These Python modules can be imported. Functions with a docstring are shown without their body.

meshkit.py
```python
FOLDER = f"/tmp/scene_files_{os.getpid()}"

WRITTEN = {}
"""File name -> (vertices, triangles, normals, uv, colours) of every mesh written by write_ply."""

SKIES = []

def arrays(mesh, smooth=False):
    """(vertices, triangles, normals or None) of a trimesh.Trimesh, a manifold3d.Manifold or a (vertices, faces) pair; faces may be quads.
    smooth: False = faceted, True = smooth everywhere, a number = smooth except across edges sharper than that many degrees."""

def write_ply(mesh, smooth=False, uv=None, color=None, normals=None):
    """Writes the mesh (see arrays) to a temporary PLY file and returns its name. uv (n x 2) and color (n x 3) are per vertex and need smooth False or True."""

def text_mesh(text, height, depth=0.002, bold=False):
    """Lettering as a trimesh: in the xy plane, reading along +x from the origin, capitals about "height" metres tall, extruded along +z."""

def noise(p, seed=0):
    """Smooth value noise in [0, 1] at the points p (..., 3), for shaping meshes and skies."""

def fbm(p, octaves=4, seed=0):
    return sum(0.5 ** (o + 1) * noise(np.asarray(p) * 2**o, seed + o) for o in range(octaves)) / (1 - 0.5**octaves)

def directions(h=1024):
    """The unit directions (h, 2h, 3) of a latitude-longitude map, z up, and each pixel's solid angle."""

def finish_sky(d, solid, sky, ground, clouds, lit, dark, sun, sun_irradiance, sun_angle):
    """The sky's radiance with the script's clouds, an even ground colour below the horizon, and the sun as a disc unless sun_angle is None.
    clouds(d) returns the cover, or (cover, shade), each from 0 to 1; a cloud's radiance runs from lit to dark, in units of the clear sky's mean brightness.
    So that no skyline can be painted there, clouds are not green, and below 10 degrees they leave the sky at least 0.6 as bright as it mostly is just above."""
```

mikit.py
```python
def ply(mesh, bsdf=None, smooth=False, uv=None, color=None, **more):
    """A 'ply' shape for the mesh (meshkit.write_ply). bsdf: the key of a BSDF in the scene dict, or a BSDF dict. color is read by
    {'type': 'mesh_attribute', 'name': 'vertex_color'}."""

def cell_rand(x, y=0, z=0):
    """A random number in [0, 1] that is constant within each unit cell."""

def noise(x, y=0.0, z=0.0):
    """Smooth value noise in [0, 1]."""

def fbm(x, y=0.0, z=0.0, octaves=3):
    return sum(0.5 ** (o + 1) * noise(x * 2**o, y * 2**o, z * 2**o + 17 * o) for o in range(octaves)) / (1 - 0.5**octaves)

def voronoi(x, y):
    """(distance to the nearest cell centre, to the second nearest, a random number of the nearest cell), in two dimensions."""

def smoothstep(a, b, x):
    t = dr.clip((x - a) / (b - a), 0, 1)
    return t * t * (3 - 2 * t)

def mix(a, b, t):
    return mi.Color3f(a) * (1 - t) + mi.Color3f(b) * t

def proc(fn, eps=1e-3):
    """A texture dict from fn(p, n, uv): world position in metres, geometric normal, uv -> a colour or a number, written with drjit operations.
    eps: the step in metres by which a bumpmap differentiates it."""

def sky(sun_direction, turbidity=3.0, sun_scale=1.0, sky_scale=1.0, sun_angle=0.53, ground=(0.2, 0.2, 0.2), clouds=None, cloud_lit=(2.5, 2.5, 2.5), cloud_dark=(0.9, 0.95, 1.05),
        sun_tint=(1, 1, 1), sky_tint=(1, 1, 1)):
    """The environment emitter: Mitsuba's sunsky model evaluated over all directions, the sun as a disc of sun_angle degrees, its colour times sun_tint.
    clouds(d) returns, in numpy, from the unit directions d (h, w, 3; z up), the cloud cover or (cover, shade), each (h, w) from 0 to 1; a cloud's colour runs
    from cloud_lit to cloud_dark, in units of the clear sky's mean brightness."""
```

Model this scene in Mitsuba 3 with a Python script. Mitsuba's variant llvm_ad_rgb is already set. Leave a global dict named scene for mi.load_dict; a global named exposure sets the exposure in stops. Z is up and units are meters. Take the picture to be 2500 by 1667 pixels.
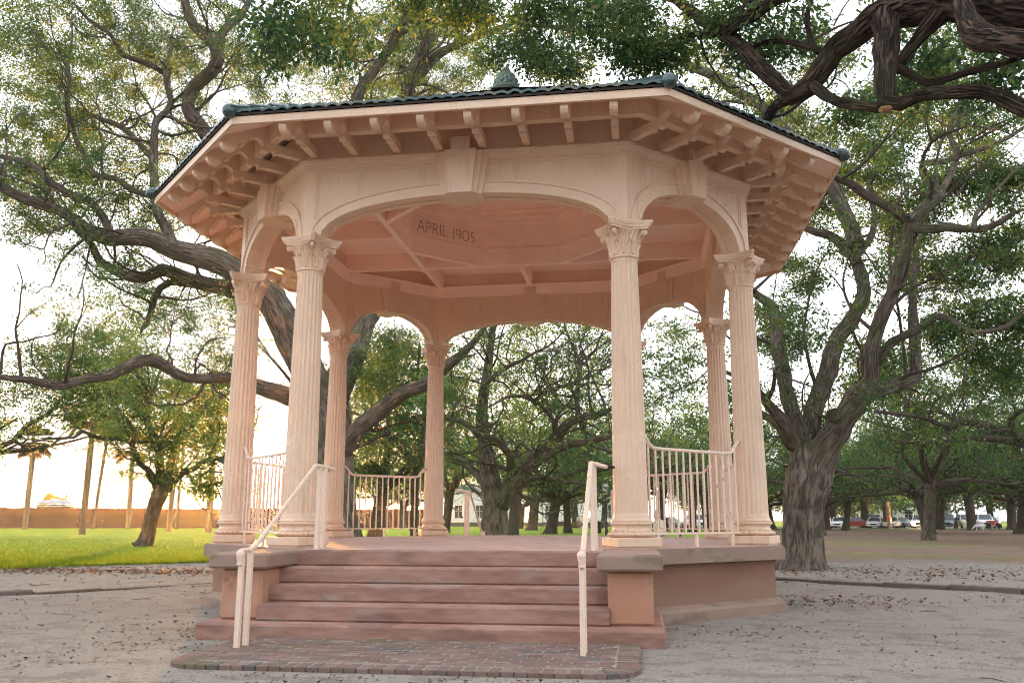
import math, random
import numpy as np, trimesh, manifold3d, shapely
from shapely.geometry import Polygon, LineString, Point
from scipy.spatial import cKDTree
import drjit as dr
import mitsuba as mi
import mikit, meshkit
from mikit import noise, fbm, smoothstep, mix, cell_rand

T4 = mi.ScalarTransform4f
scene, labels = {}, {}
# ---------------------------------------------------------------- camera, sky, exposure
scene['camera'] = {'type': 'perspective', 'fov': 61.05, 'fov_axis': 'x', 'near_clip': 0.05, 'far_clip': 2000.0,
                   'to_world': T4().look_at(origin=[1.912, -12.6715, 1.0319], target=[1.7733, -11.7019, 1.23345], up=[0, 0, 1])}
exposure = 5.0
def cloud_cover(d):
    n = meshkit.fbm(d * np.array([3.0, 3.0, 6.0]) + 5.0, 4, 3)
    return np.clip(0.90 + 0.4 * (n - 0.5), 0, 1), np.clip(0.25 + 1.2 * (n - 0.5), 0, 1)
sun_az, sun_el = math.radians(-23.5), math.radians(4.4)
scene['sky'] = mikit.sky([math.sin(sun_az) * math.cos(sun_el), math.cos(sun_az) * math.cos(sun_el), math.sin(sun_el)], turbidity=3.0,
                         sun_scale=1.1, sky_scale=1.0, sun_angle=3.0, sun_tint=(0.85, 0.90, 1.55), clouds=cloud_cover,
                         cloud_lit=(1.92, 1.98, 2.1), cloud_dark=(1.46, 1.53, 1.68), ground=(0.16, 0.17, 0.1))

# ---------------------------------------------------------------- helpers
def bsdf(name, d):
    scene[name] = d
    return name
def numbered(key):
    if key not in scene and not any(k.startswith(key + '__') for k in scene):
        return key
    n = 1
    while True:
        k = '%s_%03d' % (key, n)
        if k not in scene and k not in USED:
            return k
        n += 1
USED, COUNT = set(), {}
def newkey(key):
    if key not in COUNT:
        COUNT[key] = 0
        USED.add(key)
        return key
    COUNT[key] += 1
    k = '%s_%03d' % (key, COUNT[key])
    USED.add(k)
    return k
def obj(name, mesh, m, parent=None, smooth=False, color=None, uv=None):
    key = newkey((parent + '__' if parent else '') + name)
    scene[key] = mikit.ply(mesh, m, smooth=smooth, color=color, uv=uv)
    return key
def part(name, parent):            # the key of a part that has sub-parts and no mesh of its own
    return newkey(parent + '__' + name)
def thing(name, label, cat, group=None):
    key = newkey(name)
    labels[key] = {'label': label, 'category': cat}
    if group: labels[key]['group'] = group
    return key
def tag(key, label=None, cat=None, group=None, kind=None):
    d = labels.setdefault(key, {})
    if label: d['label'] = label
    if cat: d['category'] = cat
    if group: d['group'] = group
    if kind: d['kind'] = kind
    return key
def join(ms):
    vs, fs, n = [], [], 0
    for m in ms:
        v, f = (m if isinstance(m, tuple) else (np.asarray(m.vertices), np.asarray(m.faces)))
        f = np.asarray(f)
        if f.shape[1] == 4: f = np.vstack([f[:, [0, 1, 2]], f[:, [0, 2, 3]]])
        vs.append(np.asarray(v, float)); fs.append(f + n); n += len(v)
    return np.vstack(vs), np.vstack(fs)
def box(x0, x1, y0, y1, z0, z1, c=0.0):
    if c <= 0:
        v = np.array([[x, y, z] for x in (x0, x1) for y in (y0, y1) for z in (z0, z1)], float)
        f = np.array([[0, 1, 3, 2], [4, 6, 7, 5], [0, 4, 5, 1], [2, 3, 7, 6], [0, 2, 6, 4], [1, 5, 7, 3]])
        return v, f
    pts = []
    for i, (a, b) in enumerate(((x0, x1), (y0, y1), (z0, z1))):
        for x in (x0, x1):
            for y in (y0, y1):
                for z in (z0, z1):
                    p = [x + (c if x == x0 else -c), y + (c if y == y0 else -c), z + (c if z == z0 else -c)]
                    p[i] = (x, y, z)[i]
                    pts.append(p)
    h = trimesh.convex.convex_hull(np.array(pts))
    return np.array(h.vertices), np.array(h.faces)
def xf(m, rz=0.0, loc=(0, 0, 0), s=1.0):
    v, f = m if isinstance(m, tuple) else (np.asarray(m.vertices), np.asarray(m.faces))
    c, n = math.cos(rz), math.sin(rz)
    R = np.array([[c, -n, 0], [n, c, 0], [0, 0, 1]])
    return (np.asarray(v) * s) @ R.T + np.asarray(loc), f
def lathe(prof, n=32, mod=None):
    """prof: list of (r, z) bottom to top, open; mod(theta, i, r) -> radius."""
    th = np.arange(n) * 2 * np.pi / n
    vs = []
    for i, (r, z) in enumerate(prof):
        rr = np.full(n, r) if mod is None else mod(th, i, r)
        vs.append(np.stack([rr * np.cos(th), rr * np.sin(th), np.full(n, z)], 1))
    v = np.vstack(vs); f = []
    k = len(prof)
    i, j = np.meshgrid(np.arange(k - 1), np.arange(n), indexing='ij')
    a, b = i * n + j, i * n + (j + 1) % n
    f = np.stack([a, b, b + n, a + n], -1).reshape(-1, 4)
    f = np.vstack([f[:, [0, 1, 2]], f[:, [0, 2, 3]]])
    v = np.vstack([v, [[0, 0, prof[0][1]], [0, 0, prof[-1][1]]]])
    jj = np.arange(n)
    f = np.vstack([f, np.stack([np.full(n, k * n), (jj + 1) % n, jj], 1), np.stack([np.full(n, k * n + 1), (k - 1) * n + jj, (k - 1) * n + (jj + 1) % n], 1)])
    return v, f
def prism(poly, t0, t1):
    """A shapely polygon (x, y) extruded along z from t0 to t1."""
    out = []
    for g in getattr(poly, 'geoms', [poly]):
        m = trimesh.creation.extrude_polygon(g, t1 - t0, engine='earcut')
        out.append((np.asarray(m.vertices) + [0, 0, t0], np.asarray(m.faces)))
    return join(out)
def tube(pts, rad, sides=8, caps=True):
    p = np.asarray(pts, float); n = len(p)
    rad = np.broadcast_to(np.asarray(rad, float), (n,))
    t = np.gradient(p, axis=0); t /= np.linalg.norm(t, axis=1, keepdims=True) + 1e-12
    a = np.empty_like(p)
    ref = np.array([0, 0, 1.0]) if abs(t[0, 2]) < 0.9 else np.array([1.0, 0, 0])
    x = np.cross(t[0], ref); x /= np.linalg.norm(x); a[0] = x
    for i in range(1, n):
        x = x - t[i] * (x @ t[i]); x /= np.linalg.norm(x) + 1e-12; a[i] = x
    b = np.cross(t, a)
    ang = np.arange(sides) * 2 * np.pi / sides
    v = p[:, None] + rad[:, None, None] * (np.cos(ang)[None, :, None] * a[:, None] + np.sin(ang)[None, :, None] * b[:, None])
    i, j = np.meshgrid(np.arange(n - 1), np.arange(sides), indexing='ij')
    A, B = i * sides + j, i * sides + (j + 1) % sides
    f = np.stack([A, B, B + sides, A + sides], -1).reshape(-1, 4)
    f = np.vstack([f[:, [0, 1, 2]], f[:, [0, 2, 3]]])
    v = v.reshape(-1, 3)
    if caps:
        k = len(v); v = np.vstack([v, p[:1], p[-1:]]); j = np.arange(sides)
        f = np.vstack([f, np.stack([np.full(sides, k), (j + 1) % sides, j], 1), np.stack([np.full(sides, k + 1), (n - 1) * sides + j, (n - 1) * sides + (j + 1) % sides], 1)])
    return v, f
def rgb(*c): return {'type': 'rgb', 'value': list(c)}

# ---------------------------------------------------------------- materials
def mat(name, color, rough=0.6, spec=0.35, bump=None, scale=1.0, eps=2e-3, **more):
    b = {'type': 'principled', 'base_color': mikit.proc(color) if callable(color) else rgb(*color), 'roughness': mikit.proc(rough) if callable(rough) else rough, 'specular': spec, **more}
    if bump is not None:
        b = {'type': 'bumpmap', 'arbitrary': mikit.proc(bump, eps), 'scale': scale, 'bsdf': b}
    return bsdf(name, {'type': 'twosided', 'bsdf': b})
def c_paint(p, n, uv):
    f = fbm(p.x * 3, p.y * 3, p.z * 3, 4)
    g = fbm(p.x * 26, p.y * 26, p.z * 9, 3)
    c = mix((0.61, 0.43, 0.305), (0.69, 0.505, 0.365), f)
    drip = smoothstep(0.57, 0.80, fbm(p.x * 20, p.y * 20, p.z * 2.2, 4)) * 0.55
    c = mix(c, (0.50, 0.37, 0.26), drip)
    speck = smoothstep(0.80, 0.86, noise(p.x * 60, p.y * 60, p.z * 60)) * smoothstep(0.5, 0.7, g) * 0.5
    return mix(c, (0.30, 0.19, 0.12), speck)
mat('m_paint', c_paint, 0.36, 0.5, bump=lambda p, n, uv: fbm(p.x * 30, p.y * 30, p.z * 30, 3) * 0.0008, eps=4e-3)
def c_ceil(p, n, uv):
    c = mix((0.82, 0.62, 0.51), (0.86, 0.67, 0.56), fbm(p.x * 2, p.y * 2, p.z * 2, 3))
    return mix(c, (0.52, 0.35, 0.25), smoothstep(0.6, 0.85, fbm(p.x * 1.1 + 7, p.y * 1.1, p.z, 4)) * 0.35)
mat('m_ceiling', c_ceil, 0.55, 0.35)
mat('m_pole', lambda p, n, uv: mix(mix((0.66, 0.50, 0.39), (0.72, 0.57, 0.45), fbm(p.x * 9, p.y * 9, p.z * 9, 3)), (0.2, 0.12, 0.08), smoothstep(0.78, 0.84, fbm(p.x * 30, p.y * 30, p.z * 12, 2)) * 0.7), 0.33, 0.5)
def c_stone(p, n, uv):
    f = fbm(p.x * 1.4, p.y * 1.4, p.z * 5, 4); g = fbm(p.x * 7, p.y * 7, p.z * 24, 4)
    c = mix((0.225, 0.115, 0.085), (0.35, 0.205, 0.158), smoothstep(0.25, 0.75, f * 0.55 + g * 0.45))
    c = mix(c, (0.26, 0.215, 0.19), smoothstep(0.55, 0.75, fbm(p.x * 2.2 + 9, p.y * 2.2, p.z * 9, 4)) * 0.55)
    c = mix(c, (0.10, 0.055, 0.042), smoothstep(0.54, 0.70, fbm(p.x * 3.1 + 31, p.y * 3.1, p.z * 6 + 4, 5)) * 0.4)
    return mix(c, (0.30, 0.20, 0.165), smoothstep(0.6, 0.8, fbm(p.x * 5, p.y * 5, p.z * 40, 3)) * 0.3)
b_stone = lambda p, n, uv: fbm(p.x * 9, p.y * 9, p.z * 30, 4) * 0.006 + noise(p.x * 70, p.y * 70, p.z * 70) * 0.0012
mat('m_stone', c_stone, 0.7, 0.3, bump=b_stone, eps=4e-3)
def c_floor(p, n, uv):
    f = fbm(p.x * 0.9, p.y * 0.9, p.z, 4)
    c = mix((0.33, 0.21, 0.175), (0.46, 0.325, 0.28), f)
    return mix(c, (0.25, 0.155, 0.13), smoothstep(0.5, 0.8, fbm(p.x * 6, p.y * 6, 3.0, 4)) * 0.5)
mat('m_floor', c_floor, 0.55, 0.35, bump=lambda p, n, uv: fbm(p.x * 12, p.y * 12, p.z * 12, 3) * 0.003, eps=4e-3)
def c_pier(p, n, uv):
    f = fbm(p.x * 2.5, p.y * 2.5, p.z * 2.5, 4)
    c = mix((0.34, 0.165, 0.105), (0.45, 0.245, 0.165), f)
    c = mix(c, (0.16, 0.085, 0.06), smoothstep(0.60, 0.74, fbm(p.x * 5 + 3, p.y * 5, p.z * 5, 4)) * 0.6)
    return mix(c, (0.42, 0.3, 0.24), smoothstep(0.55, 0.8, fbm(p.x * 4, p.y * 4, p.z * 4 + 20, 3)) * 0.4)
mat('m_pier', c_pier, 0.72, 0.3, bump=b_stone, eps=4e-3)
mat('m_wall', lambda p, n, uv: mix(mix((0.19, 0.098, 0.064), (0.255, 0.14, 0.096), fbm(p.x * 2, p.y * 2, p.z * 2, 4)), (0.26, 0.175, 0.13), smoothstep(0.55, 0.35, p.z + 0.25 * fbm(p.x * 3, p.y * 3, p.z * 3, 3)) * 0.45), 0.75, 0.25, bump=b_stone, eps=4e-3)
mat('m_cap', lambda p, n, uv: mix(mix((0.21, 0.14, 0.108), (0.31, 0.215, 0.17), fbm(p.x * 3, p.y * 3, p.z * 6, 4)), (0.10, 0.09, 0.055), smoothstep(0.55, 0.75, fbm(p.x * 4 + 5, p.y * 4, p.z * 7, 4)) * 0.5), 0.72, 0.3, bump=b_stone, eps=4e-3)
for i, (a, b) in enumerate((((0.125, 0.075, 0.06), (0.18, 0.115, 0.095)), ((0.145, 0.095, 0.078), (0.20, 0.14, 0.12)), ((0.11, 0.078, 0.068), (0.16, 0.115, 0.10)), ((0.085, 0.075, 0.072), (0.125, 0.11, 0.105)))):
    mat('m_brick%d' % i, lambda p, n, uv, a=a, b=b: mix(mix(a, b, fbm(p.x * 14, p.y * 14, p.z * 14, 3)), (0.10, 0.10, 0.05), smoothstep(0.58, 0.75, fbm(p.x * 4, p.y * 4, 2.0, 4)) * 0.55), 0.8, 0.3,
        bump=lambda p, n, uv: fbm(p.x * 45, p.y * 45, p.z * 45, 3) * 0.004, eps=3e-3)
mat('m_mortar', lambda p, n, uv: mix((0.16, 0.13, 0.11), (0.25, 0.21, 0.18), fbm(p.x * 20, p.y * 20, p.z, 3)), 0.9, 0.2)
mat('m_tile', lambda p, n, uv: mix(mix((0.012, 0.045, 0.043), (0.03, 0.085, 0.08), fbm(p.x * 6, p.y * 6, p.z * 6, 3)), mix((0.05, 0.06, 0.035), (0.16, 0.17, 0.13), fbm(p.x * 30, p.y * 30, p.z * 30, 2)), smoothstep(0.46, 0.62, fbm(p.x * 2.3, p.y * 2.3, p.z * 2.3, 4))), 0.28, 0.6)
mat('m_hip', lambda p, n, uv: mix((0.008, 0.030, 0.033), (0.02, 0.065, 0.066), fbm(p.x * 9, p.y * 9, p.z * 9, 3)), 0.15, 0.7, clearcoat=0.6, clearcoat_gloss=0.8)
mat('m_verdigris', lambda p, n, uv: mix(mix((0.09, 0.15, 0.125), (0.25, 0.33, 0.26), fbm(p.x * 14, p.y * 14, p.z * 9, 4)), (0.12, 0.07, 0.035), smoothstep(0.5, 0.7, fbm(p.x * 8 + 4, p.y * 8, p.z * 8, 3)) * 0.7), 0.55, 0.4)
mat('m_letter', (0.30, 0.18, 0.13), 0.6)
mat('m_dark', (0.03, 0.022, 0.018), 0.8)
def furrow(uv, k=5.5, m=2.6, o=4):        # uv: angle round the limb, metres along it
    wv = fbm(dr.cos(uv.x) * 2, dr.sin(uv.x) * 2, uv.y * 1.3, 2) * 1.6
    return fbm(dr.cos(uv.x) * k + wv, dr.sin(uv.x) * k + wv, uv.y * m, o)
def c_bark(p, n, uv, a=(0.050, 0.039, 0.030), b=(0.205, 0.165, 0.13)):
    f = furrow(uv, 11.0, 3.4); g = fbm(p.x * 1.2, p.y * 1.2, p.z * 1.2, 4)
    c = mix(a, b, smoothstep(0.28, 0.66, f) * 0.8 + g * 0.2)
    c = mix(c, (0.23, 0.215, 0.185), smoothstep(0.56, 0.72, fbm(p.x * 7 + 9, p.y * 7, p.z * 5, 4)) * 0.45)
    return mix(c, (0.085, 0.095, 0.038), smoothstep(0.52, 0.70, g) * 0.5)
mat('m_bark', c_bark, 0.85, 0.2, bump=lambda p, n, uv: smoothstep(0.3, 0.66, furrow(uv, 11.0, 3.4, 3)) * 0.05 + fbm(p.x * 40, p.y * 40, p.z * 40, 2) * 0.006, eps=6e-3)
mat('m_bark_near', lambda p, n, uv: mix(mix((0.010, 0.007, 0.006), (0.080, 0.052, 0.036), smoothstep(0.34, 0.64, furrow(uv, 7.5, 6.5))), (0.06, 0.065, 0.03), smoothstep(0.55, 0.7, fbm(p.x * 1.7, p.y * 1.7, p.z * 1.7, 4)) * 0.4), 0.85, 0.25,
    bump=lambda p, n, uv: smoothstep(0.3, 0.66, furrow(uv, 7.5, 6.5, 3)) * 0.05 + fbm(p.x * 60, p.y * 60, p.z * 60, 2) * 0.004, eps=4e-3)
mat('m_twig', lambda p, n, uv: mix((0.03, 0.022, 0.017), (0.085, 0.063, 0.048), fbm(p.x * 9, p.y * 9, p.z * 9, 3)), 0.9, 0.2)
b_bark = None
mat('m_bark_far', lambda p, n, uv: mix((0.045, 0.036, 0.028), (0.115, 0.092, 0.072), fbm(p.x * 5, p.y * 5, p.z * 2, 3)), 0.9, 0.2)
mat('m_palm', lambda p, n, uv: mix((0.15, 0.105, 0.07), (0.26, 0.19, 0.13), fbm(p.x * 6, p.y * 6, p.z * 14, 3)), 0.9, 0.2)
mat('m_cut', lambda p, n, uv: mix((0.20, 0.10, 0.05), (0.28, 0.15, 0.08), fbm(p.x * 30, p.y * 30, p.z * 30, 3)), 0.8, 0.2)
bsdf('m_leaf', {'type': 'principledthin', 'base_color': {'type': 'mesh_attribute', 'name': 'vertex_color'}, 'roughness': 0.38, 'diff_trans': 1.15, 'spec_trans': 0.0, 'eta': 1.45})
# ---------------------------------------------------------------- ground
def c_ground(p, n, uv):
    f = fbm(p.x * 0.5, p.y * 0.9, 1.0, 4); g = fbm(p.x * 3, p.y * 6, 2.0, 4); h = noise(p.x * 60, p.y * 60, 0.0)
    c = mix((0.172, 0.148, 0.125), (0.275, 0.243, 0.210), f * 0.55 + g * 0.45)
    c = mix(c, (0.10, 0.082, 0.068), smoothstep(0.50, 0.74, fbm(p.x * 4.2 + 3, p.y * 6.4, 3.0, 6)) * 0.45)
    c = mix(c, (0.075, 0.057, 0.042), smoothstep(0.62, 0.80, h) * smoothstep(0.35, 0.6, g) * 0.6)
    c = mix(c, (0.30, 0.275, 0.26), smoothstep(0.8, 0.9, noise(p.x * 35 + 9, p.y * 35, 3.0)) * 0.35)
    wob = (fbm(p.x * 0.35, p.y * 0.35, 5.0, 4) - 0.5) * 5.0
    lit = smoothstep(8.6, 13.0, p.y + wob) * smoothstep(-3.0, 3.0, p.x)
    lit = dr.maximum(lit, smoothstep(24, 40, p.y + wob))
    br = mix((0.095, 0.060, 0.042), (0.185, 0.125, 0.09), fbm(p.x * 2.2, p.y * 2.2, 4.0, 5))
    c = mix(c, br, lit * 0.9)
    gr = lit * smoothstep(0.43, 0.62, fbm(p.x * 0.22 + 11, p.y * 0.14, 2.0, 4)) * smoothstep(11, 17, p.y) * smoothstep(48, 22, p.y) * 0.7
    c = mix(c, mix((0.10, 0.115, 0.03), (0.17, 0.17, 0.055), fbm(p.x * 3, p.y * 3, 0.0, 3)), gr * 0.8)
    far = smoothstep(88, 98, p.y + wob)
    return mix(c, (0.10, 0.155, 0.028), far)
mat('m_ground', c_ground, 0.92, 0.2, bump=lambda p, n, uv: fbm(p.x * 7, p.y * 10, 0.0, 6) * 0.034 + noise(p.x * 60, p.y * 60, 0.0) * 0.006, eps=5e-3)
def c_lawn(p, n, uv):
    c = mix((0.16, 0.245, 0.025), (0.25, 0.34, 0.038), fbm(p.x * 0.7, p.y * 0.3, 0.0, 4) * 0.6 + fbm(p.x * 6, p.y * 6, 0.0, 3) * 0.4)
    return mix(c, (0.17, 0.15, 0.05), smoothstep(0.62, 0.8, fbm(p.x * 0.5 + 4, p.y * 0.5, 1.0, 4)) * 0.5)
mat('m_lawn', c_lawn, 0.8, 0.2, bump=lambda p, n, uv: fbm(p.x * 22, p.y * 12, 0.0, 4) * 0.05, eps=1e-2)
gx = np.concatenate([[-390, -250, -120, -60, -30], np.linspace(-16, 12, 150), [20, 40, 80, 200, 390]])
gy = np.concatenate([[-120, -60, -25], np.linspace(-14, 8, 130), [10, 13, 20, 40, 80, 160, 490]])
X, Y = np.meshgrid(gx, gy, indexing='ij')
pts = np.stack([X, Y, X * 0], -1)
zz = (meshkit.fbm(pts * 0.55, 4, 2) - 0.5) * 0.05 + (meshkit.fbm(pts * 2.4, 3, 5) - 0.5) * 0.022
rr_ = np.hypot(X, Y)
zz *= np.clip((9.0 - Y) / 4, 0, 1) * np.clip((15 - np.abs(X)) / 4, 0, 1) * np.clip((Y + 13.9) / 2, 0, 1)
zz = np.where(rr_ < 3.6, np.minimum(zz, 0), zz) + np.where(np.hypot(X, Y) < 0, 0, 0)
inb = (X > -2.1) & (X < 2.3) & (Y > -7.0) & (Y < -4.5)
zz = np.where(inb, 0.008, zz)
GZ = lambda x, y: 0.0
nx_, ny_ = X.shape
ii, jj = np.meshgrid(np.arange(nx_ - 1), np.arange(ny_ - 1), indexing='ij')
a_ = ii * ny_ + jj
gf = np.stack([a_, a_ + ny_, a_ + ny_ + 1, a_ + 1], -1).reshape(-1, 4)
key = obj('ground', (np.stack([X, Y, zz], -1).reshape(-1, 3), gf), 'm_ground', smooth=True)
tag(key, 'grey sandy ground strewn with dead leaves around the bandstand', 'ground', kind='structure')
def ground_z(x, y):
    from scipy.interpolate import RegularGridInterpolator
    return RegularGridInterpolator((gx, gy), zz)(np.column_stack([x, y]))
rg = np.random.default_rng(5)
edge = np.array([(-60, 1.0), (-30, 3.2), (-18, 4.6), (-12.4, 5.6), (-8.9, 8.5), (-5, 11.5), (0, 16), (3.5, 24), (5.5, 38), (7.5, 60), (9, 80), (12, 105), (40, 118), (110, 125)])
ts = np.concatenate([np.linspace(i, i + 1, 90, endpoint=False) for i in range(len(edge) - 1)])
ex = np.interp(ts, range(len(edge)), edge[:, 0]); ey = np.interp(ts, range(len(edge)), edge[:, 1])
wv = (meshkit.fbm(np.stack([ex * 0.5, ey * 0.5, ex * 0], -1), 3, 9) - 0.5) * 1.6 + (meshkit.fbm(np.stack([ex * 3.1, ey * 3.1, ex * 0], -1), 3, 19) - 0.5) * 1.3
lawn_poly = Polygon([(-380, -10)] + [(x, y + w) for x, y, w in zip(ex, ey, wv)] + [(160, 480), (-380, 480)]).buffer(0)
lv, lf = trimesh.creation.triangulate_polygon(lawn_poly, engine='earcut')
key = obj('lawn', (np.column_stack([lv, np.full(len(lv), 0.014)]), lf), 'm_lawn')
tag(key, 'bright green lawn lit from behind by the low sun', 'lawn', kind='structure')
# ---------------------------------------------------------------- the bandstand (drawn in units of 1.22 m from its floor, then scaled)
U, FLOOR = 1.22, 0.7475
QA, QB, TT = 1.501, 2.670, math.tan(math.pi / 8)
def W(m):
    v, f = m if isinstance(m, tuple) else (np.asarray(m.vertices), np.asarray(m.faces))
    return np.asarray(v) * U + np.array([0, 0, FLOOR]), f
def bobj(name, mesh, m, parent, smooth=False):
    return obj(name, W(mesh), m, parent, smooth)
stand = thing('bandstand', 'pink painted octagonal bandstand with fluted columns and dark green tiled roof', 'bandstand')
# corners in order, front (-y) wide side first: side k runs from corner k to corner k+1
def corners(d, a=QA, b=QB):
    A, B = a + d * TT, b + d
    return np.array([(-A, -B), (A, -B), (B, -A), (B, A), (A, B), (-A, B), (-B, A), (-B, -A)])
SIDE_N = np.array([(math.cos(t), math.sin(t)) for t in np.radians([-90, -45, 0, 45, 90, 135, 180, 225])])
SIDE_T = np.stack([-SIDE_N[:, 1], SIDE_N[:, 0]], 1)
CIRC = corners(0)
MID = (CIRC + np.roll(CIRC, -1, 0)) / 2
HALF = np.linalg.norm(np.roll(CIRC, -1, 0) - CIRC, axis=1) / 2
def side_sweep(k, prof, a=QA, b=QB):
    """A closed profile [(d, z)] swept along side k with mitred ends."""
    v = []
    for e in (k, (k + 1) % 8):
        for d, z in prof:
            v.append([*corners(d, a, b)[e], z])
    n = len(prof); i = np.arange(n); j = (i + 1) % n
    f = np.vstack([np.stack([i, i + n, j + n], 1), np.stack([i, j + n, j], 1)])
    tri = np.array(trimesh.creation.triangulate_polygon(Polygon(prof), engine='earcut')[1])
    pv = trimesh.creation.triangulate_polygon(Polygon(prof), engine='earcut')[0]
    idx = np.array([np.argmin(((np.array(prof) - q) ** 2).sum(1)) for q in pv])
    tri = idx[tri]
    m = trimesh.Trimesh(np.array(v), np.vstack([f, tri, tri[:, ::-1] + n]), process=False)
    trimesh.repair.fix_normals(m)
    return np.array(m.vertices), np.array(m.faces)
def place_side(k, m):
    """From (s along the side, d outward, z) to the stand's frame."""
    v, f = m
    s, d, z = v[:, 0], v[:, 1], v[:, 2]
    p = MID[k][None] + s[:, None] * SIDE_T[k] + d[:, None] * SIDE_N[k]
    return np.column_stack([p, z]), f
def sdz(poly, d0, d1):
    """A polygon in (s, z) extruded in d from d0 to d1."""
    v, f = prism(poly, 0, 1)
    return np.column_stack([v[:, 0], d0 + v[:, 2] * (d1 - d0), v[:, 1]]), f[:, ::-1]
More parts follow.
